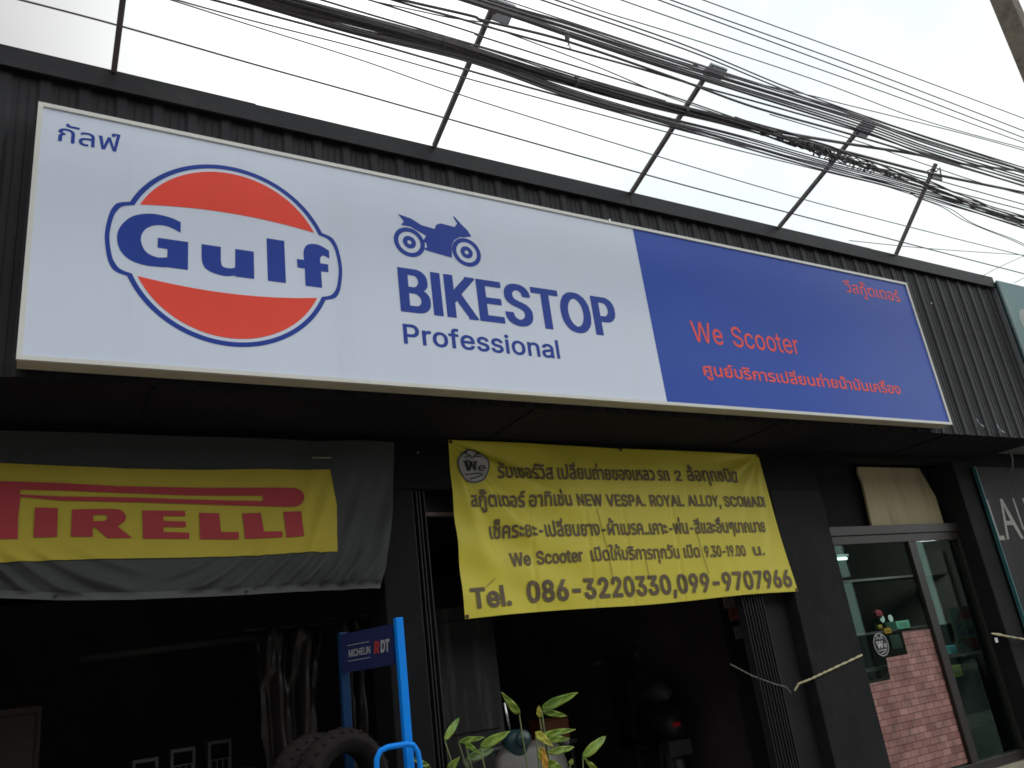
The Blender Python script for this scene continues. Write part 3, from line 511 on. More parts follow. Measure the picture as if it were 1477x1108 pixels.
# roof, rooms
roof_m = mat('roof sheet', (0.2, 0.2, 0.2), 0.6)
MB().box(-4.0, 8.80, 0.425, 7.0, 2.95, 3.08).build('roof', roof_m, b_root)
MB().box(-4.0, 8.67, WY + 0.145, 6.89, 2.932, 2.9485).build('ceiling', soffit_m, b_root)
MB().box(-4.0, 8.68, 6.9, 7.05, 0.0, 2.948).build('back_wall', dark_room, b_root)
MB().box(-4.15, -4.003, 0.14, 7.0, 0.0, 2.948).build('side_wall', dark_room, b_root)
MB().box(8.68, 8.80, WY + 0.155, 7.0, 0.0, 2.948).build('side_wall', dark_room, b_root)
MB().box(4.98, 5.10, WY + 0.26, 6.89, 0.12, 2.948).build('partition_wall', dark_room, b_root)
MB().box(7.335, 8.80, WY + 0.002, WY + 0.15, 0.02, 2.948).build('front_wall', black_wall, b_root)
MB().box(-4.0, 8.67, 0.05, 6.88, 0.004, 0.10).build('shop_floor', mat('shop floor', (0.08, 0.075, 0.07), 0.6, 0.2, 2), b_root)
# shop window: brown aluminium frame, transom, panes
DY = 0.85
tr = MB().poly([(6.03, 2.335), (7.02, 2.335), (7.02, 2.59), (6.90, 2.845), (6.06, 2.845), (6.045, 2.80), (6.065, 2.72)], DY + 0.045, DY + 0.065)
ply = mat('stained plywood', (0.50, 0.42, 0.25), 0.75, 0.16, 2.0, 0.15, 30, dirt=(0.10, 0.075, 0.04), dirt_amt=0.75, streak=True)
tr.build('transom_board', ply, b_root, label='cream stained board above the shop window')
MB().box(5.252, 7.40, DY + 0.103, DY + 0.14, 2.335, 2.93).build('transom_shade', mat('opening shade', (0.008, 0.008, 0.01), 0.9), b_root)  # near-black sheet stands in for the shade of the open transom
wf = MB()
wf.box(5.26, 7.08, DY - 0.04, DY + 0.04, 2.262, 2.333)
wf.box(5.262, 7.078, DY - 0.025, DY + 0.03, 2.195, 2.2605)
wf.box(5.26, 5.30, DY - 0.03, DY + 0.03, 0.52, 2.194)
wf.box(7.03, 7.08, DY - 0.03, DY + 0.03, 0.52, 2.194)
wf.box(6.325, 6.385, DY - 0.035, DY + 0.01, 0.52, 2.1945)
wf.box(6.3875, 6.452, DY - 0.012, DY + 0.034, 0.52, 2.1945)
wf.box(5.262, 7.078, DY - 0.034, DY + 0.036, 0.45, 0.519)
wframe = wf.build('window_frame', alu_brown, b_root, bevel=0.003)
glass = bpy.data.materials.new('green tinted glass'); glass.use_nodes = True
gt = glass.node_tree; gt.nodes.clear()
go = gt.nodes.new('ShaderNodeOutputMaterial'); gm = gt.nodes.new('ShaderNodeMixShader'); ga = gt.nodes.new('ShaderNodeBsdfTransparent')
gg = gt.nodes.new('ShaderNodeBsdfGlossy'); gf = gt.nodes.new('ShaderNodeFresnel')
ga.inputs[0].default_value = (0.72, 0.88, 0.80, 1); gg.inputs['Roughness'].default_value = 0.02; gf.inputs[0].default_value = 1.45
gg.inputs[0].default_value = (0.50, 0.80, 0.68, 1)
gb = gt.nodes.new('ShaderNodeNewGeometry'); gq = gt.nodes.new('ShaderNodeMath'); gq.operation = 'SUBTRACT'; gq.inputs[0].default_value = 1.0
gx = gt.nodes.new('ShaderNodeMath'); gx.operation = 'MULTIPLY'      # only the outer face of the pane mirrors
gt.links.new(gb.outputs['Backfacing'], gq.inputs[1]); gt.links.new(gf.outputs[0], gx.inputs[0]); gt.links.new(gq.outputs[0], gx.inputs[1]); gt.links.new(gx.outputs[0], gm.inputs[0]); gt.links.new(ga.outputs[0], gm.inputs[1]); gt.links.new(gg.outputs[0], gm.inputs[2]); gt.links.new(gm.outputs[0], go.inputs[0])
pane = MB().box(5.302, 6.323, DY - 0.004, DY + 0.002, 0.521, 2.193).build('window_pane', glass, b_root)
MB().box(6.454, 7.028, DY + 0.008, DY + 0.014, 0.521, 2.193).build('window_pane', glass, b_root)
MB().box(5.26, 7.08, DY - 0.08, DY + 0.20, 0.10, 0.449).build('plinth', mat('cream tile', (0.42, 0.38, 0.28), 0.4, 0.1, 3, dirt=(0.2, 0.18, 0.13), dirt_amt=0.5), b_root)
# brick patterned film stuck on the left pane, stepped along its top
bf = bpy.data.materials.new('brick print film'); bf.use_nodes = True
t = bf.node_tree; p = t.nodes['Principled BSDF']; p.inputs['Roughness'].default_value = 0.6
tcn = t.nodes.new('ShaderNodeTexCoord'); mpn = t.nodes.new('ShaderNodeMapping'); mpn.inputs['Rotation'].default_value = (math.radians(90), 0, 0)
bk = t.nodes.new('ShaderNodeTexBrick'); bk.inputs['Scale'].default_value = 1.0
bk.inputs['Brick Width'].default_value = 0.105; bk.inputs['Row Height'].default_value = 0.047; bk.inputs['Mortar Size'].default_value = 0.0028
bk.inputs['Color1'].default_value = (0.29, 0.125, 0.11, 1); bk.inputs['Color2'].default_value = (0.42, 0.22, 0.19, 1); bk.inputs['Mortar'].default_value = (0.085, 0.035, 0.03, 1)
t.links.new(tcn.outputs['Object'], mpn.inputs[0]); t.links.new(mpn.outputs[0], bk.inputs['Vector'])
nb = t.nodes.new('ShaderNodeTexNoise'); nb.inputs['Scale'].default_value = 7; nb.inputs['Detail'].default_value = 5
t.links.new(tcn.outputs['Object'], nb.inputs['Vector'])
mm = t.nodes.new('ShaderNodeMix'); mm.data_type = 'RGBA'; mm.blend_type = 'OVERLAY'; mm.inputs['Factor'].default_value = 0.85
t.links.new(bk.outputs['Color'], mm.inputs[6]); t.links.new(nb.outputs['Fac'], mm.inputs[7]); t.links.new(mm.outputs[2], p.inputs['Base Color'])
MB().poly([(5.32, 0.53), (6.318, 0.53), (6.318, 1.507), (5.967, 1.510), (5.963, 1.345), (5.700, 1.344), (5.682, 1.193), (5.32, 1.190)], DY - 0.0055, DY - 0.0045).build('brick_film', bf, pane, label='pink brick patterned film with a stepped upper edge')
# round sticker on the pane
stick_k = mat('black sticker', (0.012, 0.012, 0.014), 0.4); stick_w = mat('white print', (0.55, 0.55, 0.56), 0.5)
def round_logo(cx, cz, r, y, dark, light, parent, surf=None, step=None, name='round_sticker'):
    step = step or (-0.0012 if surf is None else -0.004)
    def lay(loops, k, M, nm, par):
        v, f = fill(loops); return flat(v, f, y + step * k, M, par, surf, 0.0125, nm)
    def circ(q): return [(cx + q * r * math.cos(a * math.pi / 20), cz + q * r * math.sin(a * math.pi / 20)) for a in range(40)]
    disc = lay([circ(1.0)], 0, light, name, parent)
    lay([circ(0.97), circ(0.91)], 1, dark, 'rim', disc)
    W = [[-.66, .32], [-.66, .24], [-.60, .24], [-.40, -.32], [-.22, -.32], [-.10, .02], [0.02, -.32], [.20, -.32], [.36, .24], [.42, .24], [.42, .32], [.12, .32], [.12, .24], [.20, .24], [.12, -.06], [.02, .22], [.06, .32], [-.24, .32], [-.24, .24], [-.18, .24], [-.29, -.06], [-.38, .24], [-.32, .24], [-.32, .32]]
    e = [(.80 + .19 * math.cos(math.radians(a)), -.12 + .20 * math.sin(math.radians(a))) for a in range(20, 331, 15)]
    e = e[::-1]
    ein = [(.80 + .09 * math.cos(math.radians(a)), -.12 + .11 * math.sin(math.radians(a))) for a in range(330, 170, -15)][::-1] + [(.72, -.16), (.99, -.16)]
    def tr_(L): return [(cx + (q[0] - 0.08) * .85 * r, cz + q[1] * .9 * r) for q in L]
    lay([tr_(W)], 1, dark, 'lettering', disc)
    eo = [(.72 + .25 * math.cos(math.radians(a)), -.13 + .19 * math.sin(math.radians(a))) for a in range(0, 360, 15)]
    lay([tr_(eo), tr_([(.59, -.105), (.85, -.105), (.83, -.045), (.72, -.005), (.61, -.045)]), tr_([(.58, -.165), (1.0, -.165), (1.0, -.205), (.88, -.235), (.72, -.255), (.62, -.215)])], 1, dark, 'lettering', disc)
    # crossed tools above, a wavy line below
    for a, b2 in (((-.42, .78), (-.02, .46)), ((-.52, .50), (-.10, .62)), ((.32, .76), (-.02, .44)), ((.48, .50), (.05, .56)), ((-.55, -.48), (.6, -.44)), ((-.3, -.74), (.15, -.66)), ((.15, -.66), (.5, -.52))):
        ax, az = a; bx, bz = b2; L = math.hypot(bx - ax, bz - az); nx, nz = -(bz - az) / L * .03, (bx - ax) / L * .03
        lay([[(cx + (ax + nx) * r, cz + (az + nz) * r), (cx + (bx + nx) * r, cz + (bz + nz) * r), (cx + (bx - nx) * r, cz + (bz - nz) * r), (cx + (ax - nx) * r, cz + (az - nz) * r)]], 1, dark, 'motif', disc)
    for q in ((-.42, .78), (.34, .74)):
        lay([[(cx + (q[0] + .09 * math.cos(a)) * r, cz + (q[1] + .09 * math.sin(a)) * r) for a in [k * math.pi / 5 for k in range(10)]]], 2, dark, 'motif', disc)
    return disc
round_logo(5.681, 1.442, 0.086, DY - 0.0065, stick_w, stick_k, pane)
# nails and screws
for x, z, y in ((3.16, 4.208, 0.105), (7.347, 3.707, 0.122), (7.54, 3.72, 0.124), (6.53, 4.06, 0.122)):
    MB().lathe([(0, -0.004), (0.007, -0.003), (0.008, 0.0), (0.008, 0.003)], (x, y, z), 'Y', 8).build('screw', nail_m, b_root)
for u, v in ((85, 628), (347, 634), (603, 653)):
    q = at(u, v, WY - 0.014); MB().lathe([(0, -0.004), (0.006, -0.003), (0.007, 0.0), (0.007, 0.003)], q, 'Y', 8).build('screw', mat('dull nail', (0.2, 0.18, 0.2), 0.5), b_root)
for x, z in ((6.60, 2.985), (6.87, 2.945)):                          # scraps of bent wire and tape at the foot of the fascia
    MB().tube([(x - 0.03, 0.095, z + 0.04), (x - 0.035, 0.085, z + 0.01), (x - 0.02, 0.08, z - 0.02), (x + 0.01, 0.085, z - 0.03), (x + 0.025, 0.095, z - 0.015)], 0.0035, 5).build('wire_tie', mat('blue grey tie', (0.32, 0.36, 0.42), 0.5), b_root, smooth=True)
    MB().bar((x - 0.01, 0.085, z - 0.012), (x + 0.02, 0.085, z - 0.028), 0.012, 0.004).build('wire_tie', mat('pale tape', (0.6, 0.62, 0.66), 0.5), b_root)

# ------------------------------------------------------------------ the big sign
SX, SZ0, SZ1 = 6.04, 2.92, 4.12
sg = thing('shop_sign', 'long white and blue lightbox sign fixed to the black fascia, with a round orange emblem', 'sign', (3.02, 0.05, SZ0))
MB().box(0.003, SX - 0.003, 0.012, 0.098, SZ0 + 0.001, SZ1 - 0.003).build('sign_box', mat('sign box', (0.55, 0.49, 0.38), 0.5, 0.1, 4, dirt=(0.36, 0.31, 0.22), dirt_amt=0.5), sg)
fr = MB(); fw = 0.019
fr.box(0, SX, -0.004, 0.0118, SZ1 - fw, SZ1); fr.box(0, SX, -0.004, 0.0118, SZ0, SZ0 + fw)
fr.box(0, fw, -0.004, 0.0118, SZ0 + fw, SZ1 - fw); fr.box(SX - fw, SX, -0.004, 0.0118, SZ0 + fw, SZ1 - fw)
fr.build('frame', white_frame, sg)
FY = 0.0045
MB().poly([(fw, SZ0 + fw), (3.242, SZ0 + fw), (3.245, SZ1 - fw), (fw, SZ1 - fw)], FY, FY + 0.005).build('white_panel', sign_white, sg)
MB().poly([(3.2425, SZ0 + fw), (SX - fw, SZ0 + fw), (SX - fw, SZ1 - fw), (3.2455, SZ1 - fw)], FY, FY + 0.005).build('blue_panel', sign_blue, sg)
LY = FY - 0.0012
# the round emblem: ring and band outline, two orange segments, four heavy letters
ecx, ecz = 0.799, 3.517
def emblem_outline(R, hb, k, jr):
    """circle of radius R crossed by a band that bulges past it; hb = half height of the band at the circle"""
    xr, ym = k
    pts = []
    a0 = math.degrees(math.asin(hb / R))
    top = arc(0, 0, R, a0, 180 - a0, 44)
    left = [(-(xr - 0.032 - jr), hb - 0.028), (-(xr - 0.022), ym - 0.03)]
    def bulge(sg_):
        # one side of the band, from the upper join to the lower join
        pre = [(sg_ * (math.cos(math.radians(a0)) * R), hb)]
        P_ = [(sg_ * (xr - 0.052), hb - 0.012), (sg_ * (xr - 0.030), hb - 0.033), (sg_ * (xr - 0.012), hb * 0.55), (sg_ * xr, 0), (sg_ * (xr - 0.012), -hb * 0.55), (sg_ * (xr - 0.030), -hb + 0.033), (sg_ * (xr - 0.052), -hb + 0.012)]
        return P_
    lb = bulge(-1); rb = bulge(1)
    bot = arc(0, 0, R, 180 + a0, 360 - a0, 44)
    def sm(L):
        out = []
        for i in range(len(L) - 1):
            p0 = Vector(L[max(i - 1, 0)]); p1 = Vector(L[i]); p2 = Vector(L[i + 1]); p3 = Vector(L[min(i + 2, len(L) - 1)])
            for j in range(5):
                t_ = j / 5
                out.append(tuple(0.5 * (2 * p1 + (p2 - p0) * t_ + (2 * p0 - 5 * p1 + 4 * p2 - p3) * t_ ** 2 + (3 * p1 - p0 - 3 * p2 + p3) * t_ ** 3)))
        return out + [tuple(L[-1])]
    full = top + sm([top[-1]] + lb + [bot[0]])[1:-1] + bot + sm([bot[-1]] + rb[::-1] + [top[0]])[1:-1]
    return [(ecx + x, ecz + z) for x, z in full]
emb_o = emblem_outline(0.4645, 0.182, (0.519, 0), 0)
emb_i = emblem_outline(0.4425, 0.168, (0.501, 0), 0)
v_, f_ = fill([emb_o, emb_i])
emblem = flat(v_, f_, LY, navy, sg, name='emblem', label='round emblem with a blue outline and orange segments')
def segment(sgn):
    R = 0.4255; a0 = math.degrees(math.asin(0.176 / R))
    A = arc(0, 0, R, a0, 180 - a0, 48)
    ch = [(-A[0][0] + 2 * A[0][0] * i / 16, 0.176 + 0.032 * (1 - (2 * i / 16 - 1) ** 2)) for i in range(1, 16)]
    return [(ecx + x, ecz + sgn * z) for x, z in A + ch]
for s0 in (1, -1):
    v_, f_ = fill([segment(s0)]); flat(v_, f_, LY, orange, emblem, name='orange_segment')
Gp = [(.580, 3.582, 1), (.580, 3.636, 1), (.533, 3.652), (.459, 3.656), (.387, 3.630), (.343, 3.578), (.327, 3.520), (.340, 3.456), (.379, 3.414), (.436, 3.397), (.500, 3.397), (.528, 3.401, 1), (.612, 3.400, 1), (.612, 3.540, 1), (.487, 3.540, 1), (.487, 3.491, 1), (.527, 3.490, 1), (.527, 3.449, 1), (.485, 3.443), (.441, 3.463), (.420, 3.516), (.432, 3.566), (.467, 3.597), (.511, 3.606), (.549, 3.597)]
up = [(.668, 3.540, 1), (.751, 3.540, 1), (.751, 3.464, 1), (.757, 3.443), (.775, 3.436), (.800, 3.438), (.813, 3.444, 1), (.814, 3.540, 1), (.897, 3.540, 1), (.897, 3.398, 1), (.815, 3.398, 1), (.810, 3.402, 1), (.764, 3.394), (.702, 3.408), (.672, 3.446)]
lp_ = [(.957, 3.622), (1.040, 3.622), (1.041, 3.398), (.958, 3.398)]
fp = [(1.097, 3.534, 1), (1.131, 3.535, 1), (1.132, 3.588), (1.155, 3.623), (1.205, 3.630), (1.257, 3.606, 1), (1.256, 3.562, 1), (1.228, 3.574), (1.212, 3.560), (1.210, 3.529, 1), (1.249, 3.529, 1), (1.248, 3.486, 1), (1.212, 3.485, 1), (1.213, 3.397, 1), (1.133, 3.397, 1), (1.133, 3.488, 1), (1.098, 3.489, 1)]
for L in (smooth_path(Gp), smooth_path(up), lp_, smooth_path(fp)):
    v_, f_ = fill([L]); flat(v_, f_, LY, navy, emblem)
# motorcycle silhouette
body = [(1.641, 3.890), (1.713, 3.876), (1.770, 3.847), (1.845, 3.838), (1.858, 3.866), (1.885, 3.880), (1.967, 3.873), (1.986, 3.897), (1.966, 3.938), (1.974, 3.940), (2.013, 3.897), (2.045, 3.868), (2.066, 3.832), (2.017, 3.817), (1.995, 3.816), (1.955, 3.788), (1.938, 3.752), (1.931, 3.678), (1.863, 3.686), (1.776, 3.699), (1.776, 3.712), (1.790, 3.714), (1.787, 3.742), (1.768, 3.750), (1.792, 3.786), (1.702, 3.826), (1.651, 3.826), (1.670, 3.850)]
v_, f_ = fill([body]); moto = flat(v_, f_, LY, navy, sg, name='motorcycle_icon')
for cx in (1.691, 2.024):
    cz = 3.730 if cx < 2 else 3.726
    v_, f_ = fill([arc(cx, cz, 0.087, 0, 351, 39), arc(cx, cz, 0.062, 0, 351, 39)]); flat(v_, f_, LY, navy, moto, name='wheel')
    v_, f_ = fill([arc(cx, cz, 0.037, 0, 348, 29), arc(cx, cz, 0.012, 0, 330, 11)]); flat(v_, f_, LY, navy, moto, name='wheel')
lettering('BIKESTOP', 1.609, 2.978, 3.329, 3.577, LY, navy, sg, bold=(14, 5), ref=212, track=5)
lettering('Professional', 1.611, 2.532, 3.151, 3.258, LY, navy, sg, bold=(6, 5), ref=212, track=3)
lettering('กัลฟ์', 0.082, 0.323, 3.944, 4.014, LY, navy, sg, bold=2)
lettering('We Scooter', 3.561, 4.530, 3.358, 3.500, LY, red_text, sg, bold=1.5)
lettering('ศูนย์บริการเปลี่ยนถ่ายน้ำมันเครื่อง', 3.584, 5.530, 3.135, 3.200, LY, red_text, sg, bold=5)
lettering('วีสกู๊ตเตอร์', 5.228, 5.892, 3.932, 4.008, LY, red_text, sg, bold=2)

# ------------------------------------------------------------------ yellow vinyl banner
def sstep(a, b, x):
    t_ = min(1, max(0, (x - a) / (b - a))); return t_ * t_ * (3 - 2 * t_)
def fold(d, wdt): return math.exp(-(d / wdt) ** 2)
def ysurf(x, z):
    """depth of the yellow banner's cloth"""
    d = 0.0
    # creases fanning out of the two upper corners
    for cx, cz, sgn in ((2.145, 2.885, 1), (4.66, 2.853, -1)):
        dx, dz = (x - cx) * sgn, cz - z
        r = math.hypot(dx, dz)
        if r > 1e-4:
            th = math.atan2(dz, dx)
            env = sstep(0.02, 0.25, r) * (1 - sstep(0.55, 1.15, r))
            d += env * (0.0095 if sgn > 0 else 0.0055) * (math.sin(th * 15 + cx * 3) + 0.22 * math.sin(th * 29 + 1.0))
    # slack near the top edge and in the middle
    u = (x - 2.145) / 2.515; v = (2.87 - z) / 1.0
    d += 0.018 * math.sin(math.pi * min(1, max(0, u))) * math.sin(math.pi * min(1, max(0, v)) * 0.8)
    d += 0.004 * math.sin(x * 5.3 + z * 2.1) + 0.0025 * math.sin(x * 11 - z * 7)
    d += 0.008 * math.sin((x * 0.5 + z) * 21) * math.exp(-((v - 0.55) / 0.4) ** 2) * (1 - sstep(0.15, 0.5, u))
    for cx in (2.62, 3.02, 3.31, 3.72):                              # hard vertical fold lines
        d -= 0.006 * fold(x - cx - 0.06 * (z - 2.4), 0.012) * sstep(0.25, 0.5, v)
    return WY - 0.022 - d
def cloth(name, M, parent, xl, xr, zt, zb, surf, nx, nz, label=None, off=0.0, smooth=True):
    b = MB(); V = []; F = []
    for j in range(nz + 1):
        v = j / nz
        for i in range(nx + 1):
            u = i / nx
            x = xl(v) * (1 - u) + xr(v) * u; z = zt(u) * (1 - v) + zb(u) * v
            V.append((x, surf(x, z) + off, z))
    for j in range(nz):
        for i in range(nx):
            a = j * (nx + 1) + i; F.append((a, a + 1, a + nx + 2, a + nx + 1))
    o = b.add(V, F).build(name, M, parent, smooth=smooth, label=label)
    return o
yellow_v = mat('yellow vinyl', (0.75, 0.645, 0.06), 0.55, 0.05, 2.5, 0.25, 9, dirt=(0.62, 0.53, 0.07), dirt_amt=0.35)
brown_ink = mat('faded brown ink', (0.14, 0.10, 0.06), 0.6, 0.25, 9, dirt=(0.26, 0.20, 0.09), dirt_amt=0.5)
yb = thing('vinyl_banner', 'yellow vinyl banner with brown lettering and a round badge, strung across the middle bay', 'banner', (3.4, WY - 0.02, 1.87))
cloth('banner_cloth', yellow_v, yb, lambda v: 2.145 - 0.01 * v, lambda v: 4.66 + 0.02 * v + 0.055 * v * v, lambda u: 2.885 - 0.030 * u - 0.004 * math.sin(math.pi * u), lambda u: 1.880 - 0.012 * u + 0.006 * math.sin(3 * math.pi * u), ysurf, 230, 90)
G = 0.0125; YO = -0.005
def yl(body, x0, x1, z0, z1, bold, dz=0.0, **k): return lettering(body, x0, x1, z0, z1, YO, brown_ink, yb, bold=bold, surf=ysurf, grid=G, rot=dz / (x1 - x0), **k)
yl('รับเซอร์วิส เปลี่ยนถ่ายของเหลว รถ', 2.436, 3.755, 2.658, 2.731, 7, -0.008)
yl('2', 3.805, 3.865, 2.650, 2.722, 8)
yl('ล้อทุกชนิด', 3.915, 4.395, 2.650, 2.729, 7, -0.004)
yl('สกู๊ตเตอร์ อาทิเช่น', 2.237, 2.925, 2.489, 2.560, 7, -0.003)
yl('NEW VESPA. ROYAL ALLOY, SCOMADI', 2.968, 4.612, 2.486, 2.562, (11, 8), -0.020, track=8)
yl('เช็คระยะ-เปลี่ยนยาง-ผ้าเบรค..เคาะ-พ่น-สีและอื่นๆมากมาย', 2.350, 4.548, 2.309, 2.382, 7, -0.022)
yl('We Scooter', 2.454, 2.946, 2.146, 2.222, (10, 7), 0.003, track=4)
yl('เปิดให้บริการทุกวัน เปิด', 3.007, 3.880, 2.149, 2.215, 6, -0.012)
yl('9.30-19.00', 3.925, 4.300, 2.135, 2.210, (9, 7), -0.006, track=4)
yl('น.', 4.372, 4.482, 2.130, 2.190, 7)
yl('Tel.', 2.180, 2.432, 1.933, 2.043, (12, 10), 0.002, track=4)
yl('086-3220330,099-9707966', 2.535, 4.694, 1.942, 2.060, (13, 10), -0.036, track=8)
round_logo(2.287, 2.729, 0.102, YO, mat('badge black', (0.03, 0.028, 0.026), 0.6), mat('badge white', (0.50, 0.49, 0.47), 0.6, 0.06, 8), yb, surf=ysurf, name='round_badge')
grime = mat('grime in the fold', (.10, .085, .05), .7, .3, 30)
for pts in ([(859, 734), (866, 762), (875, 798), (884, 852)], [(1003, 769), (1011, 798), (1023, 832)], [(702, 846), (716, 833)], [(930, 806), (936, 838)]):
    P_ = []
    for (u0, v0), (u1, v1) in zip(pts, pts[1:]):
        for k in range(8): P_.append(at(u0 + (u1 - u0) * k / 8, v0 + (v1 - v0) * k / 8, WY - .03))
    P_ = [Vector((p.x + .0015 * math.sin(i * 2.3), ysurf(p.x, p.z) - .0065, p.z)) for i, p in enumerate(P_)]
    MB().tube(P_, .0015, 5).build('fold_line', grime, yb)
for x, z in ((2.158, 2.872), (3.395, 2.858), (4.650, 2.845), (2.148, 1.892), (4.722, 1.880)):
    MB().lathe([(0.004, -0.006), (0.011, -0.005), (0.011, 0.002), (0.004, 0.002)], (x, ysurf(x, z), z), 'Y', 10).build('eyelet', mat('rusty eyelet', (0.07, 0.045, 0.03), 0.6, 0.3, 30), yb)

# ------------------------------------------------------------------ grey fabric banner with the yellow panel
def gbot(x):
    P_ = [(-0.6, 2.13), (-0.2, 2.135), (0.0, 2.122), (0.22, 2.098), (0.50, 2.082), (0.84, 2.077), (1.2, 2.078), (1.49, 2.075), (1.70, 2.066)]
    for a, b in zip(P_, P_[1:]):
        if x <= b[0]: return a[1] + (b[1] - a[1]) * (x - a[0]) / (b[0] - a[0])
    return P_[-1][1]
def gsurf(x, z):
    d = 0.0
    h = z - gbot(x)
    low = (1 - sstep(0.07, 0.24, h)) * sstep(0.012, 0.045, h)
    # swags: folds that sweep from the lower middle up to each side
    for x0, sgn in ((0.66, 1), (0.50, -1)):
        q = (x - x0) * sgn
        if q > -0.1:
            for fr, a0, ph0 in ((74, .048, .4), (127, .013, 2.0)):
                ph = fr * (h * (.86 - .10 * q) - q * (.30 + .42 * q)) + ph0 + 1.2 * math.sin(q * 6 + sgn)
                d += low * sstep(-0.1, 0.22, q) * a0 * (0.5 + 0.5 * math.sin(ph)) ** 2.4 * (.75 + .25 * math.sin(q * 9 + h * 20))
    q = x - 1.15
    if q > 0:
        d += sstep(0, 0.25, q) * 0.009 * (math.sin((x * 1.0 - z * 0.55) * 34) + 0.6 * math.sin((x * 1.1 - z * 0.35) * 61)) * (1 - sstep(0.35, 0.75, h))
        d += sstep(0, 0.3, q) * 0.02 * math.sin((x - z * 0.75) * 9)
    d += 0.022 * math.sin(x * 3.1 + 0.6) * sstep(0.0, 0.5, 2.86 - z) + 0.004 * math.sin(x * 9 + z * 4)
    d += 0.010 * fold(z - 2.44 + 0.15 * (x - 0.6), 0.08)
    return WY - 0.055 - d
grey_fab = mat('grey banner fabric', (0.047, 0.051, 0.050), 0.85, 0.10, 3.0, 0.2, 150)
yel_fab = mat('yellow banner fabric', (0.45, 0.36, 0.036), 0.8, 0.06, 3.0, 0.15, 150)
red_fab = mat('red print on fabric', (0.36, 0.035, 0.045), 0.8, 0.06, 3.0)
pb = thing('fabric_banner', 'dark grey fabric banner with a yellow panel and red lettering, sagging over the left bay', 'banner', (0.6, WY - 0.03, 2.07))
cloth('banner_cloth', grey_fab, pb, lambda v: -0.62, lambda v: 1.792 - 0.03 * v - 0.105 * v ** 2.2, lambda u: 2.845, lambda u: gbot(-0.62 + 2.29 * u), gsurf, 230, 90)
cloth('hem', mat('grey hem tape', (0.092, 0.097, 0.095), 0.85, 0.12, 20, 0.2, 120), pb, lambda v: -0.62, lambda v: 1.664 - 0.006 * v, lambda u: gbot(-0.62 + 2.29 * u) + 0.030, lambda u: gbot(-0.62 + 2.29 * u) - 0.001, gsurf, 120, 3, off=-0.0015)
ypanel = [(-.25, 2.70), (-.04, 2.695), (.2, 2.684), (.45, 2.674), (.8, 2.676), (1.1, 2.684), (1.419, 2.686), (1.432, 2.58), (1.447, 2.50), (1.450, 2.40), (1.447, 2.264), (1.25, 2.263), (1.05, 2.257), (.63, 2.257), (.3, 2.264), (0, 2.264), (-.25, 2.25)]
v_, f_ = fill([ypanel]); pan = flat(v_, f_, -0.006, yel_fab, pb, gsurf, 0.0125, 'yellow_panel')
bowl = [(-.09, 2.612), (.04, 2.610), (.20, 2.603), (.425, 2.588), (.8, 2.587), (1.224, 2.590)] + [(1.224 + .056 * math.cos(math.radians(a)), 2.541 + .0485 * math.sin(math.radians(a))) for a in range(75, -76, -15)] + [(1.221, 2.492), (.8, 2.505), (.428, 2.513), (.2, 2.521), (.047, 2.541), (.044, 2.45), (.049, 2.361), (-.085, 2.361), (-.092, 2.48)]
bhole = [(.043, 2.573), (.2, 2.568), (.426, 2.556), (.7, 2.549), (1.066, 2.548), (1.074, 2.541), (1.074, 2.528), (1.066, 2.522), (.7, 2.530), (.43, 2.535), (.2, 2.541), (.045, 2.551)]
def plet(loops):
    v_, f_ = fill(loops); flat(v_, f_, -0.010, red_fab, pan, gsurf, 0.0125, 'lettering')
plet([bowl, bhole])
plet([[(.103, 2.493), (.189, 2.489), (.193, 2.364), (.106, 2.364)]])
plet([smooth_path([(.244, 2.481, 1), (.40, 2.481, 1), (.435, 2.475), (.456, 2.452), (.456, 2.430), (.440, 2.412), (.425, 2.403, 1), (.487, 2.350, 1), (.388, 2.352, 1), (.338, 2.400, 1), (.328, 2.400, 1), (.330, 2.360, 1), (.246, 2.363, 1)]), [(.328, 2.455), (.372, 2.455), (.384, 2.447), (.384, 2.434), (.372, 2.427), (.328, 2.427)]])
plet([[(.525, 2.473), (.710, 2.472), (.711, 2.446), (.615, 2.447), (.616, 2.424), (.713, 2.422), (.714, 2.395), (.616, 2.397), (.617, 2.374), (.729, 2.370), (.730, 2.342), (.532, 2.345)]])
plet([[(.773, 2.464), (.865, 2.462), (.872, 2.372), (.955, 2.369), (.955, 2.336), (.779, 2.339)]])
plet([[(.973, 2.461), (1.062, 2.463), (1.074, 2.370), (1.164, 2.369), (1.165, 2.340), (.985, 2.337)]])
plet([[(1.173, 2.468), (1.262, 2.469), (1.272, 2.343), (1.184, 2.338)]])
for x in (0.20, 0.99):
    z = gbot(x) + 0.014; MB().lathe([(0.003, -0.004), (0.008, -0.004), (0.008, 0.0)], (x, gsurf(x, z) - 0.003, z), 'Y', 8).build('eyelet', mat('dark eyelet', (0.012, 0.012, 0.012), 0.5), pb)
MB().bar((1.33, WY - 0.058, 2.748), (1.43, WY - 0.058, 2.750), 0.008, 0.006).build('cable_tie', mat('buff tape', (0.30, 0.26, 0.16), 0.6), pb)

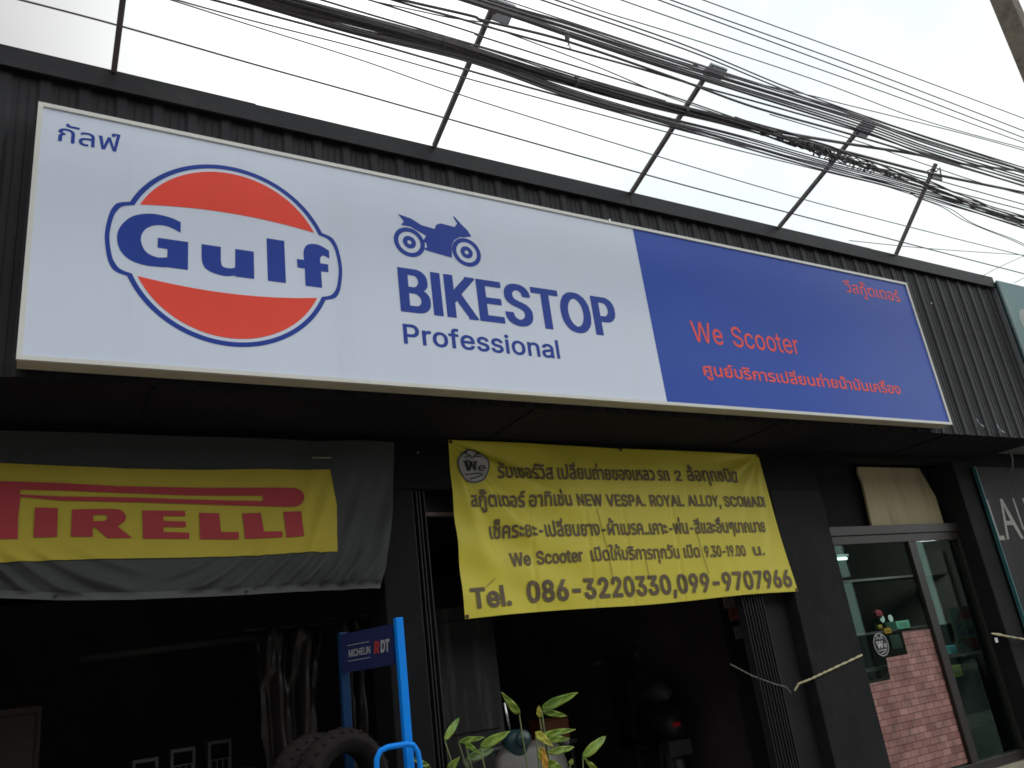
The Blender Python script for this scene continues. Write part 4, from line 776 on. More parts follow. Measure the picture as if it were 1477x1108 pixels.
# ------------------------------------------------------------------ floodlights on arms over the sign
def floodlight(x, label, tip, head=True):
    base = (x, 0.074, 4.444)
    t_ = thing('floodlight', label, 'floodlight', base, 'floodlights on arms along the fascia')
    a = Vector(base) + Vector((0, 0, -0.004)); e = Vector(tip)
    MB().bar(a, e, 0.025, 0.025, (1, 0, 0)).build('arm', arm_steel, t_, bevel=0.002)
    d = (e - a).normalized()
    if head:
        # slim rectangular head, its lens turned back down at the sign
        up = Vector((0, -d.z, d.y)); up = -up if up.z < 0 else up
        c0 = e + Vector((0.058, 0, 0)) - d * 0.02
        def slab(b, w0, w1, l0, l1, h0, h1):
            vs = [c0 + Vector((i, 0, 0)) + d * j + up * k_ for k_ in (h0, h1) for i, j in ((w0, l0), (w1, l0), (w1, l1), (w0, l1))]
            return b.add(vs, [(0, 3, 2, 1), (4, 5, 6, 7), (0, 1, 5, 4), (1, 2, 6, 5), (2, 3, 7, 6), (3, 0, 4, 7)])
        b = slab(MB(), -0.062, 0.062, -0.052, 0.052, -0.002, 0.022)
        for i in range(5): slab(b, -0.056 + i * 0.025, -0.052 + i * 0.025, -0.048, 0.048, 0.0221, 0.032)
        h = b.build('lamp_head', lamp_grey, t_, bevel=0.002)
        slab(MB(), -0.052, 0.052, -0.043, 0.043, -0.0055, -0.0022).build('lens', lamp_lens, h)
        MB().bar(e - Vector((0.018, 0, 0)) - d * 0.02, e + Vector((0.02, 0, 0)) - d * 0.02, 0.02, 0.04).build('bracket', arm_steel, t_)
    else:
        c0 = e - d * 0.10
        q = [c0 + Vector(p) for p in ((-0.03, 0, -0.01), (-0.06, -0.02, 0.02), (-0.02, -0.05, 0.035), (0.02, -0.04, 0.015), (0.06, -0.06, 0.05), (0.11, -0.03, 0.04), (0.14, 0.0, 0.0))]
        MB().tube(q, 0.006, 6).build('bent_bracket', arm_steel, t_, smooth=True)
        MB().bar(c0 + Vector((0.01, 0, -0.01)), c0 + Vector((0.15, 0.0, 0.005)), 0.016, 0.03).build('bracket', arm_steel, t_)
    return t_
floodlight(0.288, 'floodlight arm over the left end of the sign, cut off by the picture edge', (0.288, -0.72, 4.70))
floodlight(1.937, 'slim grey floodlight on a bar above the motorcycle icon', (1.943, -0.705, 4.749))
floodlight(3.366, 'slim grey floodlight on a bar above the joint of white and blue panels', (3.374, -0.767, 4.760))
floodlight(4.762, 'small grey floodlight on a bar above the middle of the blue panel', (4.776, -0.753, 4.748))
floodlight(6.157, 'bare steel arm with a bent empty bracket above the right end of the sign', (6.177, -0.46, 4.983), head=False)

# ------------------------------------------------------------------ overhead cables
def run(px, y, r0=14, dx0=7.0, dx1=5.0):
    """a cable at depth y that hangs through the given sight points, carried on past both ends"""
    P_ = [at(u, v, y) for u, v in px]
    out = []
    for i in range(len(P_) - 1):
        p0 = P_[max(i - 1, 0)]; p1 = P_[i]; p2 = P_[i + 1]; p3 = P_[min(i + 2, len(P_) - 1)]
        for j in range(8):
            t_ = j / 8
            out.append(0.5 * (2 * p1 + (p2 - p0) * t_ + (2 * p0 - 5 * p1 + 4 * p2 - p3) * t_ ** 2 + (3 * p1 - p0 - 3 * p2 + p3) * t_ ** 3))
    out.append(P_[-1])
    if dx0:
        a = (out[0] - out[4]).normalized(); a = Vector((-1, 0, max(-0.03, min(0.06, a.z / max(1e-3, -a.x)))))
        out = [out[0] + a * dx0, out[0] + a * dx0 * 0.4] + out
    if dx1:
        a = (out[-1] - out[-5]).normalized(); a = Vector((1, 0, max(-0.05, min(0.05, a.z / max(1e-3, a.x)))))
        out = out + [out[-1] + a * dx1 * 0.4, out[-1] + a * dx1]
    return out
CG = 'cables strung along the street over the sign'
def cable(px, y, r, label, M=None, dx0=7.0, dx1=5.0, wob=0.0):
    P_ = run(px, y, dx0=dx0, dx1=dx1)
    if wob:
        k = random.random() * 9
        P_ = [p + Vector((0, wob * math.sin(p.x * 7 + k), wob * 0.7 * math.sin(p.x * 9.7 + 2 * k))) for p in P_]
    return tag(MB().tube(P_, max(r, .0029) * 1.06, 6).build('cable', M or rubber, None, smooth=True), label, 'cable', CG)
TOP = 'thin black cable in the loose sheaf crossing the open sky at upper right'
cable([(850, -62), (1014, 0), (1250, 86), (1477, 171)], -1.10, .0032, 'highest and outermost thin black cable in the upper right sky')
cable([(900, -26), (970, 1), (1250, 102), (1477, 189)], -1.08, .0036, TOP)
cable([(880, -26), (950, 0), (1240, 108), (1477, 199)], -1.08, .0036, TOP)
cable([(830, -24), (896, 0), (990, 33), (1250, 124), (1477, 206)], -1.06, .0032, TOP)
cable([(760, -22), (823, 0), (880, 20), (990, 54), (1180, 117), (1330, 173), (1477, 214)], -1.05, .0028, TOP)
cable([(740, -22), (801, 0), (990, 66), (1143, 129), (1296, 184), (1477, 242)], -1.02, .0040, TOP)
cable([(720, -22), (781, 0), (990, 72), (1143, 134), (1296, 189), (1477, 246)], -1.02, .0040, TOP)
cable([(1000, 93), (1046, 110), (1174, 139), (1220, 151), (1382, 191), (1477, 217)], -1.04, .0024, 'thin black cable that leaves the middle sheaf and slants up into the loose upper one', dx0=0)
MID = 'black cable in the flat middle sheaf that passes beside the floodlight heads'
for k in range(7):
    f = k / 6
    lerp = lambda a, b: a + (b - a) * f
    px = [(560, lerp(-46, -34)), (731, lerp(8, 22)), (820, lerp(33, 52)), (960, lerp(79, 99.5)), (1062, lerp(111, 130)), (1240, lerp(165, 187)), (1341, lerp(201, 225)), (1477, lerp(242, 268))]
    px = [(u, v + random.uniform(-.8, .8)) for u, v in px]
    cable(px, -1.0 + 0.03 * math.sin(k * 2.3), random.choice((.0042, .0052, .0060, .0034)), MID)
cable([(680, -14), (727, 0), (820, 31), (960, 77), (1062, 110), (1240, 167), (1477, 245)], -1.0, .003, 'thin black cable forming the upper edge of the middle sheaf')
cable([(530, -16), (581, 0), (680, 23), (700, 30.5), (812, 58), (960, 108), (1062, 146), (1123, 165), (1224, 193), (1328, 224), (1477, 268)], -.97, .0062, 'thick black cable just under the middle sheaf')
cable([(600, 10), (660, 26), (699, 37.5), (820, 71), (894, 91), (960, 110), (1007, 124), (1123, 156), (1240, 190), (1341, 223), (1477, 262)], -.96, .005, 'black cable weaving between the middle sheaf and the thick one under it')
cable([(700, 36), (741, 51), (863, 97), (960, 138), (1040, 166)], -.94, .0026, 'thin black cable dropping from the middle sheaf to the big bundle', dx0=0, dx1=0)
cable([(470, -20), (533, 0), (680, 46.5), (692, 52), (802, 87), (960, 136), (1062, 171), (1120, 190)], -.93, .0038, 'single black cable between the middle sheaf and the big bundle', dx1=0)
cable([(520, -3), (544, 3), (600, 15), (652, 26), (705, 33)], -.95, .0024, 'thin black tie line between two cables left of the second floodlight', dx0=2, dx1=0)
cable([(410, -16), (464, 0), (544, 24), (680, 63.5), (750, 84), (840, 112), (960, 146)], -.92, .0042, 'black cable riding on top of the big bundle', dx1=0)
cable([(300, -2), (360, 14), (520, 57), (680, 103), (845, 149), (990, 189.5), (1187, 238), (1316, 275), (1477, 318)], -.88, .0045, 'black cable hanging just under the big bundle')
cable([(255, 0), (360, 29), (520, 70), (680, 115), (990, 198), (1187, 247), (1271, 267), (1330, 285), (1477, 327)], -.87, .0024, 'thin black cable second below the big bundle')
cable([(247, 0), (360, 36), (520, 86.5), (680, 142), (937, 222), (1146, 284), (1302, 325), (1477, 369)], -.5, .003, 'thin black cable midway between the big bundle and the fascia')
cable([(-60, -22), (30, 0), (175, 38), (360, 91), (500, 130), (634, 168), (990, 268), (1250, 336), (1400, 375), (1477, 395)], -.05, .0045, 'black wire resting on the floodlight arms nearest the fascia', dx1=3)
cable([(1225, 347), (1291, 354), (1358, 360), (1477, 368)], .0, .0024, 'thin wire leaving the fascia edge behind the last arm', dx0=0)
cable([(1419, 397), (1440, 386), (1475, 370)], .06, .0024, 'thin guy wire rising from the right corner of the fascia', dx0=0, dx1=1.0)
cable([(1463, 408), (1477, 401)], .06, .0024, 'short guy wire rising from the teal hoarding', dx0=0, dx1=1.0)
cable([(1060, 170), (1120, 189), (1220, 207), (1317, 222), (1385, 236), (1477, 247)], -.93, .0085, 'heavy black cable that splits off the bundle and rises to the middle sheaf', dx0=0)
cable([(1080, 181), (1130, 197), (1220, 219), (1274, 233), (1346, 251), (1477, 278)], -.92, .0085, 'heavy black cable that splits off below the first one', dx0=0)
cable([(1110, 165), (1229, 201), (1337, 238), (1415, 264), (1477, 281)], -.95, .003, 'thin black cable crossing behind the bent bracket', dx0=0)
cable([(1150, 203), (1250, 231), (1341, 257), (1477, 295)], -.90, .0036, 'lone black cable under the two heavy split cables', dx0=0)
cable([(1150, 206), (1250, 237), (1341, 267), (1477, 303)], -.90, .0036, 'black cable just above the tangled strands at right', dx0=0)
cable([(1317, 281), (1324, 286), (1359, 299), (1389, 317), (1424, 332), (1477, 355)], -.6, .0022, 'lower of two loose drop wires hanging behind the last arm', dx0=0, wob=.004)
cable([(1310, 277), (1330, 287), (1372, 302), (1406, 323), (1477, 352)], -.6, .0022, 'upper of two loose drop wires hanging behind the last arm', dx0=0, wob=.004)
LOW = 'black cable in the lower strands that fan out towards the right edge'
for k in range(6):
    f = k / 5
    lerp = lambda a, b: a + (b - a) * f
    px = [(420, lerp(14, 22)), (520, lerp(42, 51)), (680, lerp(80, 90)), (822, lerp(129, 140)), (940, lerp(164, 173)), (1062, lerp(194, 209)), (1184, lerp(229, 244)), (1328, lerp(268, 281)), (1477, lerp(312, 329))]
    px = [(u, v + random.uniform(-.7, .7)) for u, v in px]
    cable(px, -.89 + .02 * math.sin(k * 1.9), random.choice((.0040, .005, .0034)), LOW)
# the big tied bundle: many strands lashed together, coming loose towards the right
axis = run([(270, -33), (405, 0), (520, 30), (600, 51), (680, 72.5), (822, 116), (940, 149), (1062, 178), (1153, 206), (1204, 225), (1285, 252), (1328, 268), (1415, 302), (1477, 321)], -.92)
bd = thing('cable_bundle', 'thick bundle of many black cables lashed together, fraying into loops at its right end', 'cable bundle', tuple(axis[20]))
for k in range(19):
    rad = math.sqrt(random.random()) * .021; ph = random.random() * 6.28; tw = random.uniform(.5, 1.6); k2 = random.random() * 9
    P_ = []
    for p in axis:
        loose = sstep(3.0, 4.1, p.x)
        R_ = rad * (1 + .8 * loose)
        a = ph + tw * p.x
        if k >= 7 and p.x > 3.35 + .06 * (k - 7): break
        P_.append(p + Vector((0, R_ * math.cos(a) * 1.2, R_ * math.sin(a) + loose * .005 * math.sin(p.x * 16 + k2 * 3) + .003 * math.sin(p.x * 5 + k2))))
    MB().tube(P_, random.choice((.0038, .0046, .0056)), 5).build('strand', rubber_old if k % 3 else rubber, bd, smooth=True)
MB().tube([p for p in axis if p.x < 3.75], .011, 8).build('core', rubber_old, bd, smooth=True)
for k in range(5):                                                  # tangled slack loops
    c0 = axis[60].lerp(axis[70], random.random()); n = 70; x0 = random.uniform(3.25, 3.75)
    def ax_at(x):
        for a, b in zip(axis, axis[1:]):
            if a.x <= x <= b.x: return a.lerp(b, (x - a.x) / (b.x - a.x))
        return axis[-1]
    P_ = []; k2 = random.random() * 6
    for i in range(n):
        x = x0 + 1.1 * i / n
        env = math.sin(math.pi * i / (n - 1)) ** .6
        P_.append(ax_at(x) + Vector((env * .035 * math.sin(i * .9 + k2), env * .03 * math.sin(i * .7 + k2), env * (.020 * math.cos(i * .9 + k2) - .010))))
    MB().tube(P_, .0036, 5).build('slack_loop', rubber, bd, smooth=True)
for x in (.6, 1.5, 2.2, 2.9, 3.5):
    p = None
    for a, b in zip(axis, axis[1:]):
        if a.x <= x <= b.x: p = a.lerp(b, (x - a.x) / (b.x - a.x))
    if p: MB().tube([p + Vector((-.008, 0, 0)), p + Vector((.008, 0, 0))], .026, 10).build('lashing', rubber_old, bd)
# splice capsule hanging on the middle sheaf
q = at(818, 52, -.99)
jc = thing('splice_closure', 'small grey capsule with frayed ends hanging from the middle sheaf', 'cable fitting', tuple(q))
MB().lathe([(0, .026), (.010, .025), (.013, .018), (.013, -.012), (.008, -.022), (.004, -.04), (0, -.041)], q + Vector((0, 0, .0)), 'Z', 12).build('capsule', mat('weathered grey plastic', (0.17, 0.19, 0.20), 0.6, 0.15, 20), jc, smooth=True)
for k in range(3):
    MB().tube([q + Vector((0, 0, -.035)), q + Vector((.004 * (k - 1), 0, -.055)), q + Vector((.014 * (k - 1), 0, -.066 - .008 * k)), q + Vector((.02 * (k - 1) + .005, 0, -.060 - .012 * k))], .0016, 5).build('loose_end', rubber, jc)

# ------------------------------------------------------------------ concrete utility pole
py = -1.30
pl_ = at(1437, 0, py).x; px_c = pl_ + .135
po = thing('utility_pole', 'square weathered concrete utility pole at the upper right corner', 'pole', (px_c, py, 0))
def sq(b, h0, h1, w0, w1, x=px_c, y=py):
    vs = [(x + i * w0, y + j * w0, h0) for i, j in ((-1, -1), (1, -1), (1, 1), (-1, 1))] + [(x + i * w1, y + j * w1, h1) for i, j in ((-1, -1), (1, -1), (1, 1), (-1, 1))]
    return b.add(vs, [(0, 3, 2, 1), (4, 5, 6, 7), (0, 1, 5, 4), (1, 2, 6, 5), (2, 3, 7, 6), (3, 0, 4, 7)])
pole_m = mat('old pole concrete', (0.20, 0.165, 0.125), 0.9, 0.25, 3.0, 0.5, 40, dirt=(0.07, 0.06, 0.05), dirt_amt=0.8)
sq(MB(), 0.0, 9.0, .082, .060).build('shaft', pole_m, po, bevel=.01)
for z in (4.2, 6.45):
    MB().box(px_c - .085, px_c + .085, py - .085, py + .085, z, z + .035).build('steel_band', arm_steel, po)
    if z < 5: MB().bar((px_c + .05, py + .12, z + .02), (px_c + .05, py + .42, z + .06), .04, .04).build('cable_bracket', arm_steel, po)
MB().bar((px_c + .06, py, 6.50), (px_c + .42, py, 6.72), .05, .05).build('brace', arm_steel, po)
MB().box(px_c + .10, px_c + .60, py - .05, py + .05, 6.72, 6.80).build('crossarm', pole_m, po)

# ------------------------------------------------------------------ next door: teal hoarding, building, dark signboard
nb_ = thing('neighbour_building', 'dark low building next door, behind the teal hoarding', 'building', (11, .5, 0))
MB().box(7.66, 16, .16, 7, 3.09, 4.30).build('upper_wall', black_wall, nb_)
MB().box(8.85, 16, .75, 7, 0.02, 3.089).build('lower_wall', dark_room, nb_)
hd = thing('hoarding', 'teal printed hoarding with a pale blot, on the building next door at the right edge', 'hoarding', (9, .08, 3))
teal = bpy.data.materials.new('teal hoarding print'); teal.use_nodes = True
t = teal.node_tree; p = t.nodes['Principled BSDF']; p.inputs['Roughness'].default_value = .55
c_ = t.nodes.new('ShaderNodeTexCoord'); n_ = t.nodes.new('ShaderNodeTexNoise'); n_.inputs['Scale'].default_value = 2.3; n_.inputs['Detail'].default_value = 2.0
r_ = t.nodes.new('ShaderNodeValToRGB'); r_.color_ramp.elements[0].position = .35; r_.color_ramp.elements[0].color = (.085, .19, .21, 1); r_.color_ramp.elements[1].position = .65; r_.color_ramp.elements[1].color = (.12, .24, .235, 1)
t.links.new(c_.outputs['Object'], n_.inputs['Vector']); t.links.new(n_.outputs['Fac'], r_.inputs['Fac']); t.links.new(r_.outputs[0], p.inputs['Base Color'])
MB().box(7.602, 11.5, .06, .075, 3.02, 4.405).build('print', teal, hd)
MB().box(7.602, 11.5, .078, .12, 3.02, 4.395).build('backing', black_wall, hd)
pale_print = mat('pale print', (.30, .35, .32), .55, .15, 5); dark_print = mat('dark print', (.05, .07, .075), .55)
blot = smooth_path([(7.76, 4.00), (7.80, 4.11), (7.90, 4.15), (8.02, 4.09), (8.10, 4.18), (8.25, 4.22), (8.42, 4.12), (8.46, 3.92), (8.34, 3.72), (8.12, 3.62), (7.95, 3.70), (7.82, 3.82)])
v_, f_ = fill([blot]); flat(v_, f_, .0585, pale_print, hd, name='print_shape')
v_, f_ = fill([smooth_path([(8.00, 4.12), (8.10, 4.15), (8.16, 4.02), (8.10, 3.92), (8.02, 3.99)])]); flat(v_, f_, .0575, dark_print, hd, name='print_shape')
MB().tube([(7.601, .05, 4.38), (7.598, .05, 3.6), (7.596, .05, 2.9)], .005, 8).build('edge_rod', mat('pale rod', (.34, .35, .36), .4), hd)

ls = thing('side_signboard', 'dark stained signboard with large pale letters at the right edge, trimmed in teal', 'signboard', (8.2, .66, .3))
MB().box(7.345, 9.3, .655, .675, .3, 2.80).build('board', mat('stained black board', (.028, .028, .030), .7, .3, 3, .2, 40, spec=.2, dirt=(.065, .06, .054), dirt_amt=.8, streak=True), ls)
MB().box(7.335, 7.347, .648, .68, .3, 2.80).build('edge_trim', mat('teal trim', (.045, .17, .19), .5, .2, 10, dirt=(.2, .22, .22), dirt_amt=.5), ls)
letter_w = mat('pale letter paint', (.36, .34, .32), .7, .12, 20, dirt=(.2, .19, .18), dirt_amt=.5)
for L in ([[(7.352, 2.50), (7.375, 2.50), (7.375, 2.178), (7.445, 2.178), (7.445, 2.140), (7.352, 2.140)]],
          [[(7.472, 2.142), (7.508, 2.145), (7.540, 2.268), (7.642, 2.268), (7.700, 2.142), (7.745, 2.142), (7.610, 2.505), (7.572, 2.505)], [(7.553, 2.305), (7.588, 2.445), (7.628, 2.305)]],
          [[(7.775, 2.51), (7.80, 2.51), (7.80, 2.25), (7.84, 2.18), (7.90, 2.18), (7.94, 2.25), (7.94, 2.51), (7.975, 2.51), (7.975, 2.24), (7.92, 2.142), (7.82, 2.142), (7.775, 2.24)]]):
    v_, f_ = fill(L); flat(v_, f_, .6535, letter_w, ls)
q0 = at(1450, 642, .45)
MB().tube([(7.6, .45, 2.89), (7.6, .45, 2.82), (7.59, .47, 2.74), (7.585, .5, 2.72)], .008, 6).build('hanging_cable_end', mat('grey conduit', (.16, .16, .17), .6), ls)

# ------------------------------------------------------------------ blue tyre rack
blue_p = mat('bright blue paint', (.004, .26, .92), .5, .05, 6, .05, 40, spec=.2, dirt=(.01, .16, .60), dirt_amt=.35)
navy_p = mat('navy board', (.012, .018, .085), .45, .12, 8)
rk = thing('tyre_rack', 'bright blue steel tyre rack with a navy header board at the left bay', 'rack', (1.5, .38, .1))
def prism4(b, cx, cy, w, d, z0, z1, dx=0):
    return b.bar((cx, cy, z0), (cx + dx, cy, z1), w, d)
F0 = Vector((1.365, -.25, 0)); B0 = Vector((1.254, .098, 0))
MB().box(1.350, 1.381, -.265, -.235, .0, 1.832).build('post', blue_p, rk, bevel=.003)
MB().box(1.236, 1.272, .083, .113, .1, 1.822).build('post', mat('shaded blue paint', (.003, .028, .09), .5, .15, 8, spec=.2), rk, bevel=.003)  # rear post: its shade is put into a darker copy of the blue
dr = (B0 - F0).normalized(); nr = Vector((-dr.y, dr.x, 0)); nr = nr if nr.y < 0 or nr.x < 0 else -nr
def onboard(s, z, off=0.0): return F0 + dr * (s * .873) + nr * (.012 + off) + Vector((0, 0, 1.553 + .873 * (z - 1.553)))
hb = MB(); vs = [onboard(s, z, o) for o in (-.008, .008) for s, z in ((.022, 1.675), (.40, 1.675), (.40, 1.85), (.022, 1.85))]
hb.add(vs, [(0, 3, 2, 1), (4, 5, 6, 7), (0, 1, 5, 4), (1, 2, 6, 5), (2, 3, 7, 6), (3, 0, 4, 7)])
hbo = hb.build('header_board', navy_p, rk)
pw = mat('white print on navy', (.34, .34, .36), .5, .1, 10); pr_ = mat('red print on navy', (.34, .03, .03), .5)
def btext(body, s0, s1, z0, zt, M, bold, shear=0.0):
    V, F = text2d(body, bold, shear=shear); a, b2 = min(p[0] for p in V), max(p[0] for p in V)
    b = MB(); b.add([onboard(s0 + (s1 - s0) * (p[0] - a) / (b2 - a), z0 + (zt - z0) * p[1] / 203, .0095) for p in V], F)
    o = b.build('lettering', M, hbo)
btext('MICHELIN', .345, .180, 1.742, 1.772, pw, 8, .1)
btext('R', .155, .112, 1.738, 1.785, pr_, (30, 14), .15)
btext('DT', .108, .040, 1.738, 1.785, pw, 16, .15)
for z in (1.722, 1.792):
    MB().add([onboard(s, zz, .0095) for s, zz in ((.35, z), (.185, z), (.185, z + .003), (.35, z + .003))], [(0, 1, 2, 3)]).build('rule', pw, hbo)
loop = [(1.210, -.321, .0), (1.210, -.321, 1.306), (1.214, -.321, 1.345), (1.230, -.321, 1.369), (1.258, -.321, 1.376), (1.332, -.321, 1.376), (1.358, -.321, 1.369), (1.373, -.321, 1.345), (1.378, -.321, 1.306), (1.378, -.321, .0)]
MB().tube(loop, .0102, 10).build('rail_loop', blue_p, rk, smooth=True)
for z in (.35, .99):
    MB().bar((1.365, -.25, z), (1.254, .098, z), .02, .02).build('rail', blue_p, rk)
    MB().bar((.96, .098, z), (1.254, .098, z), .02, .02).build('rail', blue_p, rk)
    MB().bar((1.210, -.321, z), (1.378, -.265, z), .02, .02).build('rail', blue_p, rk)
    MB().bar((.96, -.25, z), (1.365, -.25, z), .02, .02).build('rail', blue_p, rk)
MB().box(.945, .975, .083, .113, .1, 1.05).build('post', blue_p, rk)
MB().box(.945, .975, -.265, -.235, .0, 1.05).build('post', blue_p, rk)
tread = mat('dusty tyre rubber', (.016, .013, .0125), .85, .2, 14, .4, 50, spec=.15, dirt=(.035, .028, .026), dirt_amt=.5)
def tyre(c, rz, label, R=.215, w=.055):
    o = thing('tyre', label, 'tyre', c, 'motorcycle tyres on the blue rack')
    prof = []
    for i in range(13):
        a = math.pi * (i / 12) - math.pi / 2
        prof.append((R - w * .75 + w * .75 * math.cos(a), w * math.sin(a)))
    prof += [(R - w * 1.5, w * .8), (R - w * 1.5, -w * .8), prof[0]]
    b = MB().lathe(prof, (0, 0, 0), 'Y', 56)
    gr = MB()
    for k in range(28):                                             # tread blocks
        a = 2 * math.pi * k / 28
        for s0 in (-1, 1):
            p0 = Vector((math.cos(a) * (R + .002), s0 * .006, math.sin(a) * (R + .002))); p1 = Vector((math.cos(a + .13) * (R - .014), s0 * .046, math.sin(a + .13) * (R - .014)))
            gr.bar(p0, p1, .011, .006, (math.cos(a), 0, math.sin(a)))
    M4 = Matrix.Rotation(rz, 4, 'Z')
    for bb in (b, gr): bb.v = [M4 @ v + Vector(c) for v in bb.v]
    k = b.build('casing', tread, o, smooth=True); gr.build('tread', tread, o)
tyre((1.171, -.06, 1.240), math.radians(20), 'dusty brown tyre standing behind the blue rail loop')
tyre((1.118, .12, 1.232), math.radians(24), 'second tyre, half hidden behind the dusty one on the blue rack')

# ------------------------------------------------------------------ things inside the bays
film = mat('dirty plastic with glints', (.024, .020, .019), .3, .5, 5, .2, 20, spec=.35, dirt=(.06, .055, .052), dirt_amt=.55, streak=True)  # pale dirt streaks also paint sparse glints on the plastic
def curtain(label, x0, x1, y, z0, z1, gather, n=46):
    o = thing('plastic_curtain', label, 'curtain', ((x0 + x1) / 2, y, z0), 'dirty plastic curtains in the left bay')
    b = MB(); V = []; F = []; m_ = 26
    for j in range(m_ + 1):
        v = j / m_; sq_ = 1 - gather * v ** 1.5
        for i in range(n + 1):
            u = i / n
            x = (x0 + x1) / 2 + (u - .5) * (x1 - x0) * sq_ + .015 * math.sin(v * 5 + 1)
            V.append((x, y + .045 * math.sin(u * 13 + 1.8 * math.sin(v * 4 + x0)) + .02 * math.sin(u * 29 + 3 * math.sin(v * 5.1)) + .012 * math.sin(u * 17 - v * 23), z1 + (z0 - z1) * v))
    for j in range(m_):
        for i in range(n):
            a = j * (n + 1) + i; F.append((a, a + 1, a + n + 2, a + n + 1))
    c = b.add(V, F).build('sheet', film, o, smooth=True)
    s_ = c.modifiers.new('thick', 'SOLIDIFY'); s_.thickness = .002
    MB().tube([(x0 - .05, y, z1 + .01), (x1 + .05, y, z1 + .01)], .008, 6).build('rod', steel_track, o)
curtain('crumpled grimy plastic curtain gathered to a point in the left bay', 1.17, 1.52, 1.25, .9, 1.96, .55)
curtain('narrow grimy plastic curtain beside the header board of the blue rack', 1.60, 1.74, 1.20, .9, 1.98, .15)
pn = thing('old_door_panel', 'old dark door panel with pale paint drips, left of the middle bay', 'door', (2.30, 1.05, .1))
drip = mat('dripped paint', (.020, .019, .019), .7, .5, 4, .2, 20, spec=.2, dirt=(.13, .125, .125), dirt_amt=.6, streak=True)
MB().box(2.09, 2.50, 1.04, 1.07, .11, 1.98).build('leaf', drip, pn, bevel=.004)
MB().box(2.12, 2.47, 1.030, 1.0395, 1.30, 1.90).build('raised_panel', drip, pn, bevel=.004)
MB().box(2.12, 2.47, 1.030, 1.0395, .25, 1.20).build('raised_panel', drip, pn, bevel=.004)
# white open crates on a shelf at lower left
shelf = thing('work_shelf', 'dark timber shelf at the back of the left bay holding white crates', 'shelf', (.8, 1.8, .1))
MB().box(-.3, 1.25, 1.65, 2.0, 1.245, 1.275).build('board', mat('dark timber', (.06, .045, .035), .7, .3, 4), shelf)
for x in (-.25, 1.2): MB().box(x - .02, x + .02, 1.68, 1.97, .1, 1.244).build('leg', steel_track, shelf)
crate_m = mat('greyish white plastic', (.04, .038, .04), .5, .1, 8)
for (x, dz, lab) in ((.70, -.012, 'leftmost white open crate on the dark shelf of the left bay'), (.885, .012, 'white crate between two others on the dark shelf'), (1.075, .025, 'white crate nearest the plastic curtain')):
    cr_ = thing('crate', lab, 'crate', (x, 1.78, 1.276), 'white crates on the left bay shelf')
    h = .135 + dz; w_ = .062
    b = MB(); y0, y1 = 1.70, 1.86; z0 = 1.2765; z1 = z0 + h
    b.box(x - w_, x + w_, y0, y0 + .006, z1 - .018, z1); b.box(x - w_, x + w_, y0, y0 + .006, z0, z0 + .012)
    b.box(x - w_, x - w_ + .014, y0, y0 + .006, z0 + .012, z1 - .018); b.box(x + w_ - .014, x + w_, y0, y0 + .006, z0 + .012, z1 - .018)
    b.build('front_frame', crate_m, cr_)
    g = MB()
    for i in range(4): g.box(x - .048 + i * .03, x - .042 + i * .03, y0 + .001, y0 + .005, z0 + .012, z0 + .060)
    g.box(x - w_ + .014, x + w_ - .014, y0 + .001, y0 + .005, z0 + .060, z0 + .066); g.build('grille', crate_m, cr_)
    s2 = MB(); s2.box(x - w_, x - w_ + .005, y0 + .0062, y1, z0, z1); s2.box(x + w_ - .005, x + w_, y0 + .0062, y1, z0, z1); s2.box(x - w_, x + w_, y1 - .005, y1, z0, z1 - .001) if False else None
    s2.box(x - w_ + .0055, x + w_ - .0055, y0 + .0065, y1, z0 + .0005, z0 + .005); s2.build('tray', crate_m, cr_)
cab = thing('cabinet', 'brown cabinet in the dark at the lower left corner', 'cabinet', (-.05, 2.2, .1))
MB().box(-.5, .22, 2.1, 2.5, .101, 1.74).build('body', mat('dull brown board', (.06, .043, .038), .7, .2, 4), cab, bevel=.005)
MB().box(-.47, .19, 2.085, 2.0985, .15, 1.70).build('door', mat('dull brown door', (.05, .037, .033), .7, .25, 4), cab, bevel=.003)
MB().box(.13, .145, 2.07, 2.085, 1.30, 1.42).build('handle', steel_track, cab)
hp = thing('ceiling_pipe', 'grey pipe hung across the dark left bay', 'pipe', (.9, 2.6, 2.1))
MB().tube([(.42, 2.6, 2.00), (1.62, 2.6, 2.05)], .028, 10).build('pipe', mat('dull pipe', (.06, .057, .057), .6), hp, smooth=True)
for x in (.6, 1.45): MB().tube([(x, 2.6, 2.03), (x, 2.6, 2.945)], .004, 5).build('hanger', steel_track, hp)
# pictures on the partition, seen under the banner's right end
for k, (z, c, lab) in enumerate(((1.93, (.50, .42, .38), 'top one of the faded prints pinned inside the middle bay'), (1.83, (.60, .18, .14), 'reddish print pinned between two others inside the middle bay'), (1.71, (.40, .40, .43), 'greyish print pinned lowest inside the middle bay'))):
    q = at(1052 + 8 * k, (868, 886, 912)[k], 1.3)
    o = thing('print', lab, 'picture', tuple(q), 'prints pinned inside the middle bay')
    MB().box(q.x - .055, q.x + .055, q.y - .004, q.y + .004, q.z - .045, q.z + .045).build('sheet', mat('print %d' % k, c, .5, .6, 45), o)
    MB().box(q.x - .06, q.x + .06, q.y + .0045, q.y + .010, q.z - .05, q.z + .05).build('backing', dark_room, o)
st = thing('display_stand', 'dark steel display stand inside the middle bay', 'stand', (4.75, 1.36, .1))
MB().box(4.60, 4.90, 1.32, 1.335, .12, 2.2).build('back_panel', mat('dark stand panel', (.03, .028, .028), .8), st)
MB().box(4.56, 4.94, 1.24, 1.42, .10, .118).build('foot', steel_track, st)

